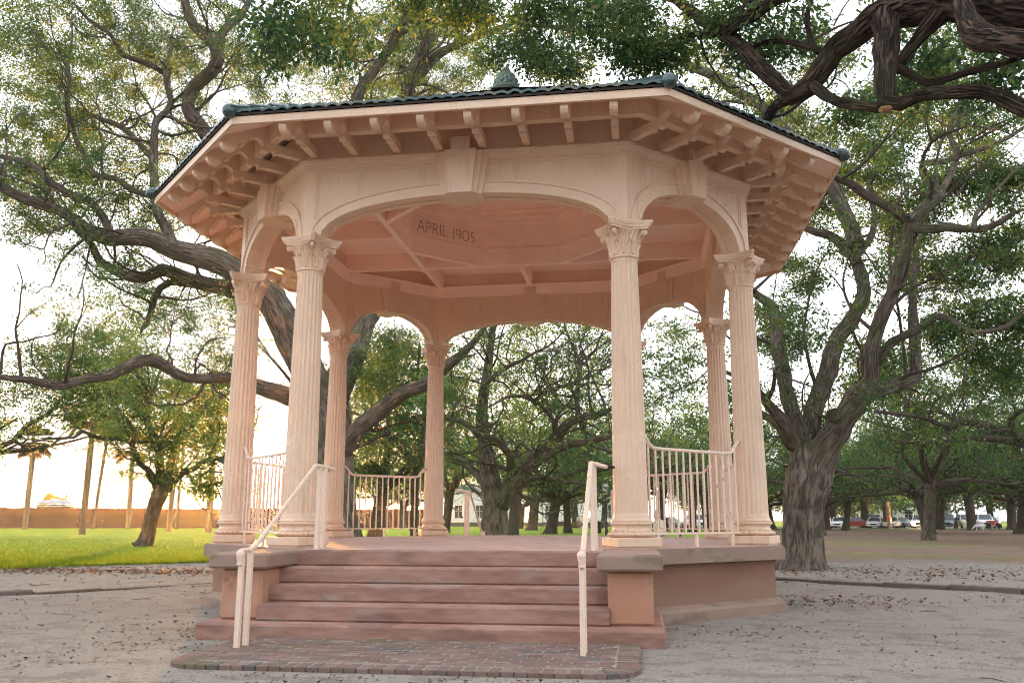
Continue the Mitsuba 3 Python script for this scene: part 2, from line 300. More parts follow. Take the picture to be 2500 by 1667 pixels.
# --- platform
pl = part('platform', stand)
for k in range(8):
    bobj('wall', side_sweep(k, [(-0.6, -0.62), (0.17, -0.62), (0.17, -0.128), (-0.6, -0.128)]), 'm_wall', pl)
    bobj('wall_base', side_sweep(k, [(0.1, -0.70), (0.255, -0.70), (0.255, -0.53), (0.235, -0.505), (0.168, -0.48), (0.1, -0.48)]), 'm_cap', pl)
oct_out = Polygon(corners(0.268))
bobj('floor_slab', join([prism(oct_out, -0.128, -0.012), prism(oct_out.buffer(-0.012, join_style=2), -0.012, -0.003)]), 'm_cap', pl)
bobj('floor', prism(oct_out.buffer(-0.02, join_style=2), -0.004, 0.0), 'm_floor', pl)
SX = 0.05
def stair(sign, parent):
    yy = lambda y: sign * y
    def b(x0, x1, ya, yb, z0, z1, c=0.012): return box(SX + x0, SX + x1, min(yy(ya), yy(yb)), max(yy(ya), yy(yb)), z0, z1, c)
    bobj('landing', b(-1.232, 1.232, 2.90, 3.494, -0.1226, 0.002), 'm_stone', parent)
    bobj('landing_top', box(SX - 1.222, SX + 1.222, min(yy(2.91), yy(3.482)), max(yy(2.91), yy(3.482)), 0.0, 0.004), 'm_floor', parent)
    for k in range(1, 5):
        w = 1.30 if k < 4 else 1.675
        bobj('step', b(-w, w, 2.85, 3.494 + 0.1855 * k, -0.1226 * (k + 1) + (0 if k < 4 else -0.1), -0.1226 * k, 0.014), 'm_stone', parent)
    for s in (-1, 1):
        pier = part('pier', parent)
        bobj('body', b(min(s * 1.285, s * 1.605), max(s * 1.285, s * 1.605), 2.7, 4.005, -0.4904, -0.115, 0.02), 'm_pier', pier)
        bobj('cap', b(min(s * 1.213, s * 1.675), max(s * 1.213, s * 1.675), 2.88, 4.10, -0.117, -0.004, 0.016), 'm_cap', pier)
st1 = part('front_stairs', stand); stair(-1, st1)
st2 = part('rear_stairs', stand); stair(1, st2)

# --- columns
COLR = [math.radians(22.5) + k * math.pi / 4 for k in range(8)]
NF = 20
def fl_shaft():
    zs = [0.272, 0.285, 0.295, 0.302, 0.5, 0.80, 0.985, 0.99, 1.4, 1.9, 2.3, 2.515, 2.527, 2.537, 2.56]
    n = NF * 8
    th = np.arange(n) * 2 * np.pi / n
    ph = (th * NF / (2 * np.pi)) % 1.0
    groove = np.clip(np.sin(np.pi * np.clip((ph - 0.12) / 0.76, 0, 1)), 0, 1) ** 0.6
    def mod(t, i, r):
        z = zs[i]
        dep = 0.0135
        if z <= 0.286 or z >= 2.53: dep = 0
        elif z <= 0.296 or z >= 2.52: dep *= 0.5
        elif z < 0.987: dep *= 0.55
        return r - dep * groove
    def R(z):
        t = (z - 0.272) / 2.29
        return 0.150 - 0.030 * t ** 1.6
    prof = [(R(z) + (0.004 if z in (0.272, 2.56) else 0), z) for z in zs]
    return lathe(prof, n, mod)
def fl_base():
    prof, lobes = [], []
    def arc(r0, z0, z1, bulge, n=7):
        for i in range(n):
            t = i / (n - 1)
            prof.append((r0 + bulge * math.sin(math.pi * t), z0 + (z1 - z0) * t))
    prof.append((0.150, 0.088)); lobes.append(0)
    n0 = len(prof); arc(0.168, 0.088, 0.140, 0.042); lobes += [1] * 7
    prof += [(0.172, 0.143), (0.166, 0.150), (0.158, 0.160), (0.155, 0.172), (0.158, 0.182), (0.166, 0.187)]; lobes += [0] * 6
    arc(0.166, 0.190, 0.222, 0.018, 6); lobes += [2] * 6
    prof += [(0.172, 0.226), (0.170, 0.236), (0.160, 0.246), (0.155, 0.256), (0.154, 0.272)]; lobes += [0] * 5
    n = 144
    def mod(t, i, r):
        if lobes[i] == 1: return r - 0.017 * (1 - np.abs(np.sin(t * 12)) ** 0.55) * min(1, (r - 0.160) / 0.02)
        if lobes[i] == 2: return r - 0.006 * (1 - np.abs(np.sin(t * 24)) ** 0.6)
        return np.full_like(t, r)
    return lathe(prof, n, mod)
def acanthus(w, h, out, curl, n=8, m=9):
    """One leaf standing at x = 0, face towards +x: rows up, columns across."""
    v = []
    for i in range(n):
        t = i / (n - 1)
        half = w * (0.92 if t < 0.55 else 0.92 * (1 - ((t - 0.55) / 0.47) ** 2.2))
        if t <= 0.8:
            x, z = out * (t / 0.8) ** 2.4, h * t / 0.8 * 0.92
        else:
            a = (t - 0.8) / 0.2 * math.pi * 0.95
            x, z = out + curl * math.sin(a) , h * 0.92 + curl * (1 - math.cos(a)) * 0.3 - curl * 0.9 * (a / math.pi) ** 2
        for j in range(m):
            s = (j / (m - 1)) * 2 - 1
            scal = 1 - 0.12 * (i % 2) * abs(s)
            y = half * s * scal
            rel = 0.016 * (1 - s * s) + 0.0075 * math.cos(s * 5.5 * math.pi) + (0.008 if abs(s) < 0.1 else 0)
            v.append([x + rel, y, z])
    v = np.array(v)
    f = [[i * m + j, i * m + j + 1, (i + 1) * m + j + 1, (i + 1) * m + j] for i in range(n - 1) for j in range(m - 1)]
    back = v - np.array([0.014, 0, 0.0])
    f = np.array(f)
    k = len(v)
    edge = []
    rim = [j for j in range(m)] + [i * m + m - 1 for i in range(1, n)] + [(n - 1) * m + j for j in range(m - 2, -1, -1)] + [i * m for i in range(n - 2, 0, -1)]
    for a, b in zip(rim, rim[1:] + rim[:1]): edge.append([a, b, b + k, a + k])
    return np.vstack([v, back]), np.vstack([f[:, ::-1], f + k, np.array(edge)])
def fl_capital():
    ms = [lathe([(0.112, 2.585), (0.112, 2.62), (0.113, 2.68), (0.120, 2.74), (0.138, 2.79), (0.160, 2.826)], 32)]
    for row, (w, h, o, c, z, r) in enumerate(((0.046, 0.140, 0.030, 0.022, 2.586, 0.110), (0.054, 0.220, 0.052, 0.022, 2.60, 0.107))):
        leaf = acanthus(w, h, o, c)
        for k in range(8):
            a = (k + 0.5 * row) * math.pi / 4
            v, f = leaf
            q = v + [r, 0, 0]
            ca, sa = math.cos(a), math.sin(a)
            ms.append((np.column_stack([q[:, 0] * ca - q[:, 1] * sa, q[:, 0] * sa + q[:, 1] * ca, q[:, 2] + z]), f))
    for k in range(4):                 # corner volutes
        a = math.pi / 4 + k * math.pi / 2
        sp = [(0.15 + 0.058 + 0.026 * (1 - t * 0.75) * math.cos(2.4 * 2 * math.pi * t * 0.6 + 1.6), 2.795 + 0.026 * (1 - t * 0.75) * math.sin(2.4 * 2 * math.pi * t * 0.6 + 1.6)) for t in np.linspace(0, 1, 18)]
        sp = [(0.125, 2.72), (0.150, 2.765), (0.19, 2.812)] + sp
        ms.append(tube([(r * math.cos(a), r * math.sin(a), z) for r, z in sp], 0.013, 6))
    return join(ms)
def concave_sq(h, ch, dip):
    """Concave-sided square: corner at +-h, chamfer ch, sides dipping by dip."""
    pts = []
    for k in range(4):
        a = k * math.pi / 2
        for t in np.linspace(-1, 1, 13):
            y = (h - ch) * t; x = h - dip * (1 - t * t)
            pts.append((x * math.cos(a) - y * math.sin(a), x * math.sin(a) + y * math.cos(a)))
    return Polygon(pts).buffer(0)
def fl_abacus():
    return join([prism(concave_sq(0.186, 0.022, 0.055), 2.826, 2.846), prism(concave_sq(0.199, 0.022, 0.055), 2.846, 2.868), prism(concave_sq(0.208, 0.022, 0.055), 2.868, 2.884), prism(concave_sq(0.215, 0.022, 0.055), 2.884, 2.902)])
shaft_m, base_m, cap_m, aba_m = fl_shaft(), fl_base(), fl_capital(), fl_abacus()
ring_m = lathe([(0.118, 2.556), (0.130, 2.560), (0.137, 2.570), (0.137, 2.577), (0.130, 2.586), (0.118, 2.590)], 40)
plinth_m = join([box(-0.2, 0.2, -0.2, 0.2, 0.014, 0.09, 0.006), box(-0.18, 0.18, -0.18, 0.18, 0.0, 0.016)])
for k in range(8):
    cx, cy = CIRC[k]
    rot = math.radians(22.5) * (1 if k % 2 else -1)
    c = part('column', stand)
    at = lambda m: xf(m, rot, (cx, cy, 0))
    bobj('plinth', at(plinth_m), 'm_paint', c)
    bobj('base', at(base_m), 'm_paint', c, 40)
    bobj('shaft', at(shaft_m), 'm_paint', c, 35)
    bobj('neck_ring', at(ring_m), 'm_paint', c, 40)
    bobj('capital', at(cap_m), 'm_paint', c, 30)
    bobj('abacus', at(aba_m), 'm_paint', c)

# --- arched walls with archivolt, keystone and frame
def superarch(h, rise, z0, n=48, e=2.15):
    t = np.linspace(0, math.pi, n)
    return [(h * np.sign(math.cos(a)) * abs(math.cos(a)) ** (2 / e), z0 + rise * math.sin(a) ** (2 / e)) for a in t]
def arch_poly(hs, rise, off, e):
    return Polygon([(hs + off, 2.0)] + superarch(hs + off, rise + off, 2.905, e=e) + [(-hs - off, 2.0)])
for k in range(8):
    L = HALF[k]
    wide = L > 1.2
    hs, rise, e = (1.375, 0.362, 2.15) if wide else (0.705, 0.435, 2.05)
    w = part('arch_wall', stand)
    full = Polygon([(-L, 2.903), (L, 2.903), (L, 4.06), (-L, 4.06)])
    hole = arch_poly(hs, rise, 0, e)
    m = sdz(full.difference(hole), -0.10, 0.085)
    v, f = place_side(k, m); v0 = m[0]
    def mitre(m0):
        v = m0[0].copy(); near = np.abs(np.abs(v[:, 0]) - L) < 1e-6
        v[near, 0] += np.sign(v[near, 0]) * v[near, 1] * TT
        return place_side(k, (v, m0[1]))
    bobj('panel', mitre(m), 'm_paint', w)
    band = full.intersection(arch_poly(hs, rise, 0.092, e)).difference(arch_poly(hs, rise, 0.0, e))
    bead = full.intersection(arch_poly(hs, rise, 0.118, e)).difference(arch_poly(hs, rise, 0.092, e))
    bead2 = full.intersection(arch_poly(hs, rise, 0.022, e)).difference(arch_poly(hs, rise, -0.0, e))
    bobj('archivolt', join([mitre(sdz(band, 0.085, 0.103)), mitre(sdz(bead, 0.085, 0.118)), mitre(sdz(bead2, 0.103, 0.110)), mitre(sdz(band, -0.112, -0.10))]), 'm_paint', w)
    # soffit of the arch: two proud edges leave a sunk strip between them
    lip = arch_poly(hs, rise, 0.0, e).difference(arch_poly(hs, rise, -0.012, e)).intersection(Polygon([(-L, 2.97), (L, 2.97), (L, 4), (-L, 4)]))
    bobj('arch_edge', join([mitre(sdz(lip, -0.112, -0.045)), mitre(sdz(lip, 0.045, 0.110))]), 'm_paint', w)
    strip = [Polygon([(s * L, 2.905), (s * (L - 0.055), 2.905), (s * (L - 0.055), 3.58), (s * L, 3.58)]) for s in (-1, 1)]
    strip2 = [Polygon([(s * (L - 0.055), 3.07), (s * (L - 0.078), 3.07), (s * (L - 0.078), 3.56), (s * (L - 0.055), 3.56)]) for s in (-1, 1)]
    solid = full.difference(arch_poly(hs, rise, 0.0, e))
    top = Polygon([(-L + 0.055, 3.545), (L - 0.055, 3.545), (L - 0.055, 3.58), (-L + 0.055, 3.58)])
    bobj('frame', join([mitre(sdz(g.intersection(solid), 0.085, 0.1)) for g in strip] + [mitre(sdz(g, 0.085, 0.093)) for g in strip2] + [mitre(sdz(top, 0.085, 0.095))]), 'm_paint', w)
    key = part('keystone', w) if False else w
    zt, zb_ = (3.655, 2.905 + rise - 0.03)
    kw = 1.0 if wide else 0.86
    kp = lambda a0, a1: Polygon([(-a0 * kw, zb_), (a0 * kw, zb_), (a1 * kw, zt), (-a1 * kw, zt)])
    bobj('keystone', place_side(k, join([sdz(kp(0.195, 0.262), -0.13, 0.138), sdz(kp(0.152, 0.210), 0.138, 0.178), sdz(Polygon([(-0.112 * kw, zb_ - 0.012), (0.112 * kw, zb_ - 0.012), (0.150 * kw, zt), (0.09 * kw, zt), (0.09 * kw, 3.78), (-0.09 * kw, 3.78), (-0.09 * kw, zt), (-0.150 * kw, zt)]), -0.14, 0.225)])), 'm_paint', w)
    bobj('cornice', side_sweep(k, [(0.05, 3.575), (0.108, 3.575), (0.108, 3.588), (0.118, 3.594), (0.118, 3.602), (0.135, 3.612), (0.146, 3.628), (0.146, 3.640), (0.158, 3.648), (0.158, 3.668), (0.10, 3.690), (0.05, 3.690)]), 'm_paint', w)
    bobj('frieze', side_sweep(k, [(0.05, 3.69), (0.10, 3.69), (0.10, 4.06), (0.05, 4.06)]), 'm_paint', w)
    bobj('inner_ledge', side_sweep(k, [(-0.06, 3.655), (-0.135, 3.655), (-0.135, 3.80), (-0.155, 3.80), (-0.155, 3.822), (-0.06, 3.822)]), 'm_ceiling', w)
    bobj('corner_block', side_sweep(k, [(0.084, 2.904), (0.106, 2.904), (0.106, 2.965), (0.084, 2.965)]), 'm_paint', w) if False else None

# --- eaves: purlin, lookouts, rafter tails, soffit, fascia
SL = 0.49
zs_ = lambda d: 3.70 + SL * (0.985 - d)
def rounded(pts, n=6): return pts
def rafter_profile():
    p = [(0.50, zs_(0.50)), (0.50, 3.752), (0.53, 3.742)]
    for t in np.linspace(0, 1, 11):    # the rising hollow
        p.append((0.545 + 0.165 * t, 3.744 + 0.070 * math.sin(math.pi * t * 0.94) - 0.052 * t))
    p += [(0.722, 3.688), (0.762, 3.668), (0.775, 3.694), (0.790, 3.668)]
    for t in np.linspace(0, 1, 12):    # the rounded nose
        a = -math.pi / 2 - 0.75 + t * (math.pi / 2 + 1.15)
        p.append((0.862 + 0.082 * math.cos(a), 3.662 + 0.070 * math.sin(a)))
    p += [(0.949, zs_(0.949))]
    return Polygon(p).buffer(0)
def lookout_profile():
    p = [(0.05, 3.765), (0.05, 3.682), (0.40, 3.682), (0.412, 3.667), (0.432, 3.667), (0.44, 3.690), (0.452, 3.702), (0.462, 3.692)]
    for t in np.linspace(0, 1, 10):
        a = -math.pi * 0.9 + t * math.pi * 1.15
        p.append((0.512 + 0.040 * math.cos(a), 3.700 + 0.036 * math.sin(a)))
    p += [(0.556, 3.765)]
    return Polygon(p).buffer(0)
def dz_prism(poly, th):
    v, f = prism(poly, -th / 2, th / 2)
    return np.column_stack([v[:, 2], v[:, 0], v[:, 1]]), f
raf, loo = dz_prism(rafter_profile(), 0.068), dz_prism(lookout_profile(), 0.066)
hiproof = part('eaves', stand)
for k in range(8):
    L = HALF[k]
    bobj('purlin', side_sweep(k, [(0.415, 3.764), (0.497, 3.764), (0.497, zs_(0.497) - 0.002), (0.415, zs_(0.415) - 0.002)]), 'm_paint', hiproof)
    xs = [(i - 3.5) * 0.416 for i in range(8)] if L > 1.2 else [(i - 2) * 0.412 for i in range(5)]
    for s in xs:
        place = lambda m: place_side(k, (m[0] + [s, 0, 0], m[1]))
        bobj('rafter_tail', place(raf), 'm_paint', hiproof, 30)
        bobj('lookout', place(loo), 'm_paint', hiproof, 30)
    bobj('fascia', side_sweep(k, [(0.955, 3.672), (0.985, 3.672), (0.985, 3.742), (0.955, 3.742)]), 'm_paint', hiproof)
    bobj('soffit', side_sweep(k, [(0.02, zs_(0.02)), (0.956, zs_(0.956)), (0.956, zs_(0.956) + 0.02), (0.02, zs_(0.02) + 0.02)]), 'm_ceiling', hiproof)

# --- ceiling: beams, ring with the date, boards
ceil = part('ceiling', stand)
RQ = 1.37; RP = RQ * TT
ring_in = Polygon(corners(0, RP, RQ)); wall_in = Polygon(corners(-0.09))
pb = wall_in.difference(Polygon(corners(0.03, RP, RQ)))
cnt = 0
for i in range(-20, 21):              # boards, laid side to side with fine open joints
    y0, y1 = i * 0.132 + 0.0025, i * 0.132 + 0.1295
    g = pb.intersection(shapely.box(-4, y0, 4, y1))
    for q in getattr(g, 'geoms', [g]):
        if not q.is_empty and q.area > 1e-3: bobj('board', prism(q, 4.02, 4.034), 'm_ceiling', ceil)
bobj('ceiling_deck', prism(pb, 4.036, 4.05), 'm_ceiling', ceil)
for s in (-1, 1):
    bobj('beam', box(s * 1.405 - 0.038, s * 1.405 + 0.038, -2.60, 2.60, 3.785, 4.022, 0.006), 'm_ceiling', ceil)
    for a, b in ((-2.60, -1.443), (-1.367, 1.367), (1.443, 2.60)):
        bobj('beam', box(a, b, s * 1.405 - 0.038, s * 1.405 + 0.038, 3.787, 4.022, 0.006), 'm_ceiling', ceil)
    bobj('beam', box(-0.035, 0.035, min(s * 1.443, s * 2.58), max(s * 1.443, s * 2.58), 3.789, 4.022, 0.006), 'm_ceiling', ceil)
    bobj('beam', box(min(s * 1.443, s * 2.58), max(s * 1.443, s * 2.58), -0.035, 0.035, 3.789, 4.022, 0.006), 'm_ceiling', ceil)
for k in (1, 3, 5, 7):
    bobj('beam', side_sweep(k, [(0.0, 3.786), (0.07, 3.786), (0.07, 4.02), (0.0, 4.02)], RP, RQ), 'm_ceiling', ceil)
for k in range(8):
    bobj('ring_frieze', side_sweep(k, [(-0.018, 3.995), (0.07, 3.995), (0.07, 4.62), (-0.10, 4.62), (-0.10, 4.555), (-0.075, 4.54), (-0.075, 4.47), (-0.05, 4.46), (-0.045, 4.40), (-0.022, 4.385), (-0.02, 4.325), (0.004, 4.318), (0.004, 4.062), (-0.008, 4.048), (-0.018, 4.03)], RP, RQ), 'm_ceiling', ceil)
bobj('ceiling_centre', prism(Polygon(corners(-0.05, RP, RQ)), 4.60, 4.63), 'm_ceiling', ceil)
# the date, in narrow cut capitals
def glyphs():
    G = {}
    def arc(cx, cy, rx, ry, a0, a1, n=20): return [(cx + rx * math.cos(a), cy + ry * math.sin(a)) for a in np.linspace(math.radians(a0), math.radians(a1), n)]
    G['A'] = (0.74, [[(0.0, 0), (0.37, 1)], [(0.37, 1), (0.74, 0)], [(0.16, 0.36), (0.60, 0.36)]])
    G['P'] = (0.52, [[(0.06, 0), (0.06, 1)], [(0.06, 1)] + arc(0.26, 0.74, 0.26, 0.26, 90, -90) + [(0.06, 0.48)]])
    G['R'] = (0.60, [[(0.06, 0), (0.06, 1)], [(0.06, 1)] + arc(0.26, 0.74, 0.26, 0.26, 90, -90) + [(0.06, 0.48)], [(0.26, 0.48), (0.60, 0)]])
    G['I'] = (0.12, [[(0.06, 0), (0.06, 1)]])
    G['L'] = (0.48, [[(0.06, 1), (0.06, 0.02), (0.48, 0.02)]])
    G['1'] = (0.16, [[(0.08, 0), (0.08, 1)], [(0.08, 1), (0.0, 0.9)]])
    G['9'] = (0.54, [arc(0.27, 0.70, 0.25, 0.29, 0, 360, 32), [(0.52, 0.70)] + arc(0.16, 0.70, 0.36, 0.72, 0, -75)])
    G['0'] = (0.72, [arc(0.36, 0.5, 0.35, 0.5, 0, 360, 40)])
    G['5'] = (0.46, [[(0.42, 1), (0.12, 1), (0.08, 0.56)], arc(0.17, 0.32, 0.26, 0.31, 115, -115)])
    return G
G_ = glyphs()
pen, shapes = 0.0, []
for ch in 'APRIL 1905':
    if ch == ' ': pen += 0.5; continue
    wd, st = G_[ch]
    shapes += [LineString([(x + pen, y) for x, y in s]).buffer(0.036, cap_style=2, join_style=2) for s in st]
    for s in st:
        for q in (s[0], s[-1]):
            if len(s) < 25 and ch in 'APRIL1' and (q[1] < 0.03 or q[1] > 0.97): shapes.append(shapely.box(pen + q[0] - 0.075, q[1] - 0.018, pen + q[0] + 0.075, q[1] + 0.018))
    pen += wd + 0.20
txt = shapely.affinity.affine_transform(shapely.union_all(shapes), [0.146, 0, 0, 0.150, -pen * 0.146 / 2, 0])
v, f = prism(txt, 0, 0.004)
k = 5                                   # the rear left side, read from inside: s runs the other way round
Cr = corners(0.004, RP, RQ); mid = (Cr[5] + Cr[6]) / 2
tv = np.column_stack([mid[0] - v[:, 0] * SIDE_T[k][0] - (v[:, 2] + 0.001) * SIDE_N[k][0], mid[1] - v[:, 0] * SIDE_T[k][1] - (v[:, 2] + 0.001) * SIDE_N[k][1], 4.112 + v[:, 1]])
tag(bobj('date_lettering', (tv, f), 'm_letter', ceil), 'dark capitals reading APRIL 1905', kind='stuff')

# --- roof: tiled slopes, hip tiles, finial
roof = part('roof', stand)
RZ = lambda d: 3.762 + SL * (1.0 - d)
rng = np.random.default_rng(3)
deck = []
for k in range(8):
    Lw = HALF[k]
    rows = []
    d_in = -(QB - 0.12) if False else None
    ax = np.abs(MID[k] @ SIDE_N[k])     # apothem of the column line
    D0, D1 = 1.012, -ax + 0.13
    ncol = int((2 * (Lw + 1.0 * TT)) / 0.115)
    nrow = 10
    su = np.linspace(-1, 1, ncol * 5 + 1)
    vs, fs = [], []
    for r in range(nrow):
        dA = D0 + (D1 - D0) * r / nrow; dB = D0 + (D1 - D0) * min(1, (r + 1.12) / nrow)
        for d, lift in ((dA, 0.026), (dB, 0.002)):
            half = max(0.02, Lw + d * TT)
            s = su * (Lw + D0 * TT)
            keep = np.clip(s, -half, half)
            z = RZ(d) + lift + 0.024 * np.abs(np.sin(s * math.pi / 0.115)) ** 0.8 + (rng.normal(0, 0.0025, ncol * 5 + 1) if d == dA else 0)
            vs.append(np.column_stack([keep, np.full_like(keep, d), z]))
        # the butt end of each course
        vs.append(np.column_stack([vs[-2][:, 0], np.full(len(su), dA), vs[-2][:, 2] - 0.024]))
        n = len(su); b = r * 3 * n; i = np.arange(n - 1)
        fs += [np.stack([b + i, b + i + 1, b + n + i + 1, b + n + i], 1), np.stack([b + 2 * n + i, b + 2 * n + i + 1, b + i + 1, b + i], 1)]
    m = place_side(k, (np.vstack(vs), np.vstack(fs)))
    tag(bobj('tiles', m, 'm_tile', roof, 30), kind='stuff')
    bobj('roof_deck', side_sweep(k, [(1.0, RZ(1.0) - 0.018), (1.0, RZ(1.0) + 0.004), (D1, RZ(D1) + 0.0), (D1, RZ(D1) - 0.02)]), 'm_dark', roof)
for k in range(8):                      # hip tiles, ball-nosed at the eave
    c0 = CIRC[k]
    hip = lambda d: np.array([*corners(d)[k], RZ(d) + 0.030])
    n = 15
    ds = np.linspace(1.03, -2.25, n + 1)
    for i in range(n):
        a, b = hip(ds[i]), hip(ds[i + 1] - 0.03)
        t = (b - a) / np.linalg.norm(b - a)
        pts, rr = [a + (b - a) * q for q in (0.0, 0.03, 0.3, 1.0)], [0.052, 0.059, 0.056, 0.046]
        if i == 0: pts, rr = [a - t * 0.05, a - t * 0.035, a - t * 0.01, a + t * 0.03] + pts[2:], [0.010, 0.040, 0.059, 0.066] + rr[2:]
        bobj('hip_tile', tube(pts, rr, 12), 'm_hip', roof, 50)
fin = part('finial', roof)
ap = RZ(-2.55)
bobj('pedestal', lathe([(0.30, ap - 0.05), (0.30, ap + 0.06), (0.2, ap + 0.1), (0.16, ap + 0.2), (0.19, 5.755), (0.185, 5.775), (0.11, 5.785)], 24), 'm_verdigris', fin, 40)
def fin_r(z):
    t = (z - 5.77) / 0.285
    return 0.150 * (math.sin(math.pi * min(1, (0.42 + t * 0.58))) ** 0.8) + 0.004
bobj('core', lathe([(fin_r(z) * 0.93, z) for z in np.linspace(5.77, 6.045, 12)], 24), 'm_verdigris', fin, 60)
for i in range(7):
    n = 9 if i < 4 else (8 if i < 5 else 6)
    for j in range(n):
        a = (j + 0.5 * (i % 2)) * 2 * math.pi / n
        z0 = 5.765 + i * 0.037; z1 = z0 + 0.085
        hw = math.pi / n * 0.98
        P_ = lambda r, da, z: [r * math.cos(a + da), r * math.sin(a + da), z]
        r0, rm, r1 = fin_r(z0), fin_r((z0 + z1) / 2), fin_r(min(z1, 6.05))
        vv = [P_(r0 * .95, -hw, z0), P_(r0 * .95, hw, z0), P_(rm + 0.006, -hw * .92, (z0 + z1) / 2 - .008), P_(rm + 0.006, hw * .92, (z0 + z1) / 2 - .008), P_(r1 + 0.026, 0, z1), P_(rm + 0.024, 0, (z0 + z1) / 2 - .012), P_(r0 * .97 + 0.006, 0, z0)]
        bobj('scale', (np.array(vv), np.array([[0, 6, 5], [0, 5, 2], [6, 1, 3], [6, 3, 5], [2, 5, 4], [5, 3, 4]])), 'm_verdigris', fin)

# --- railings between the columns (all but the two stair sides)
def railing(k):
    r = part('railing', stand)
    L = HALF[k] - 0.15
    n = 14 if HALF[k] < 1.2 else 24
    bobj('top_rail', place_side(k, tube([(-L + 0.01, 0, 0.985), (-L + 0.035, 0, 0.975), (-L + 0.07, 0, 0.945), (-L + 0.10, 0, 0.905), (-L + 0.14, 0, 0.872), (-L + 0.20, 0, 0.866)] + [(s, 0, 0.864) for s in np.linspace(-L + 0.3, L - 0.3, 4)] + [(L - 0.20, 0, 0.866), (L - 0.14, 0, 0.872), (L - 0.10, 0, 0.905), (L - 0.07, 0, 0.945), (L - 0.035, 0, 0.975), (L - 0.01, 0, 0.985)], 0.016, 8)), 'm_pole', r, 40)
    bobj('bottom_rail', place_side(k, box(-L + 0.06, L - 0.06, -0.013, 0.013, 0.110, 0.126)), 'm_pole', r)
    for s in np.linspace(-L + 0.085, L - 0.085, n):
        zt = 0.93 if abs(s) > L - 0.1 else 0.862
        bobj('baluster', place_side(k, tube([(s, 0, 0.120), (s, 0, zt)], 0.0095, 8)), 'm_pole', r, 40)
    for s in (-0.75 * L, 0, 0.75 * L):
        bobj('foot', place_side(k, box(s - 0.014, s + 0.014, -0.012, 0.012, 0.0, 0.112)), 'm_pole', r)
    for s in (-1, 1):
        bobj('bracket', place_side(k, tube([(s * (L - 0.02), 0, 0.983), (s * (L + 0.03), 0, 0.983)], 0.011, 8)), 'm_dark', r)
for k in (1, 2, 3, 5, 6, 7): railing(k)

# --- free-standing handrails beside the steps
HR = [('pale handrail left of the front steps, rising from two posts on the bricks', -1.05, -1), ('pale handrail right of the front steps, ending in a knob over its post', 1.205, -1),
      ('pinkish handrail going down the far side of the bandstand, seen right of a rear column', -1.10, 1), ('handrail of the rear steps behind the right front column', 1.16, 1)]
for lab, x, sg in HR:
    h = thing('handrail', lab, 'handrail', 'handrails of the bandstand steps')
    Y = lambda y: y * -sg * -1
    y = lambda q: sg * q
    r = 0.0175
    sq = lambda pts: tube(pts, r * 1.25, 4)
    dx = 0.07 if x > 0 else -0.07
    pts = [(x + dx * 1.35, y(2.78), 0.685), (x, y(3.42), 0.678), (x, y(3.50), 0.670), (x - 0.0, y(4.58), 0.05), (x, y(4.66), 0.038), (x, y(4.77), 0.036)]
    bobj('rail', tube(pts, [r] * 6, 12), 'm_pole', h, 40)
    for py, pb, zt in ((4.76, -0.6, 0.0), (4.63, -0.6, 0.045), (3.38, -0.02, 0.68), (3.22, -0.02, 0.68)):
        xx = x + (dx * (3.42 - py) if py < 3.42 else 0)
        bobj('post', box(xx - 0.0175, xx + 0.0175, y(py) - 0.0175, y(py) + 0.0175, pb, zt, 0.004), 'm_pole', h)
    kn = lathe([(0.018, -0.070), (0.023, -0.064), (0.017, -0.056), (0.022, -0.03), (0.028, -0.004), (0.028, 0.012), (0.021, 0.026), (0.008, 0.033)], 16)
    bobj('knob', xf(kn, 0, (x, y(4.785), 0.012)), 'm_pole', h, 50)
    bobj('wall_bracket', tube([(x + dx * 1.35, y(2.78), 0.685), (x + (0.2 if x > 0 else -0.2), y(2.70), 0.685)], 0.012, 8), 'm_dark', h)
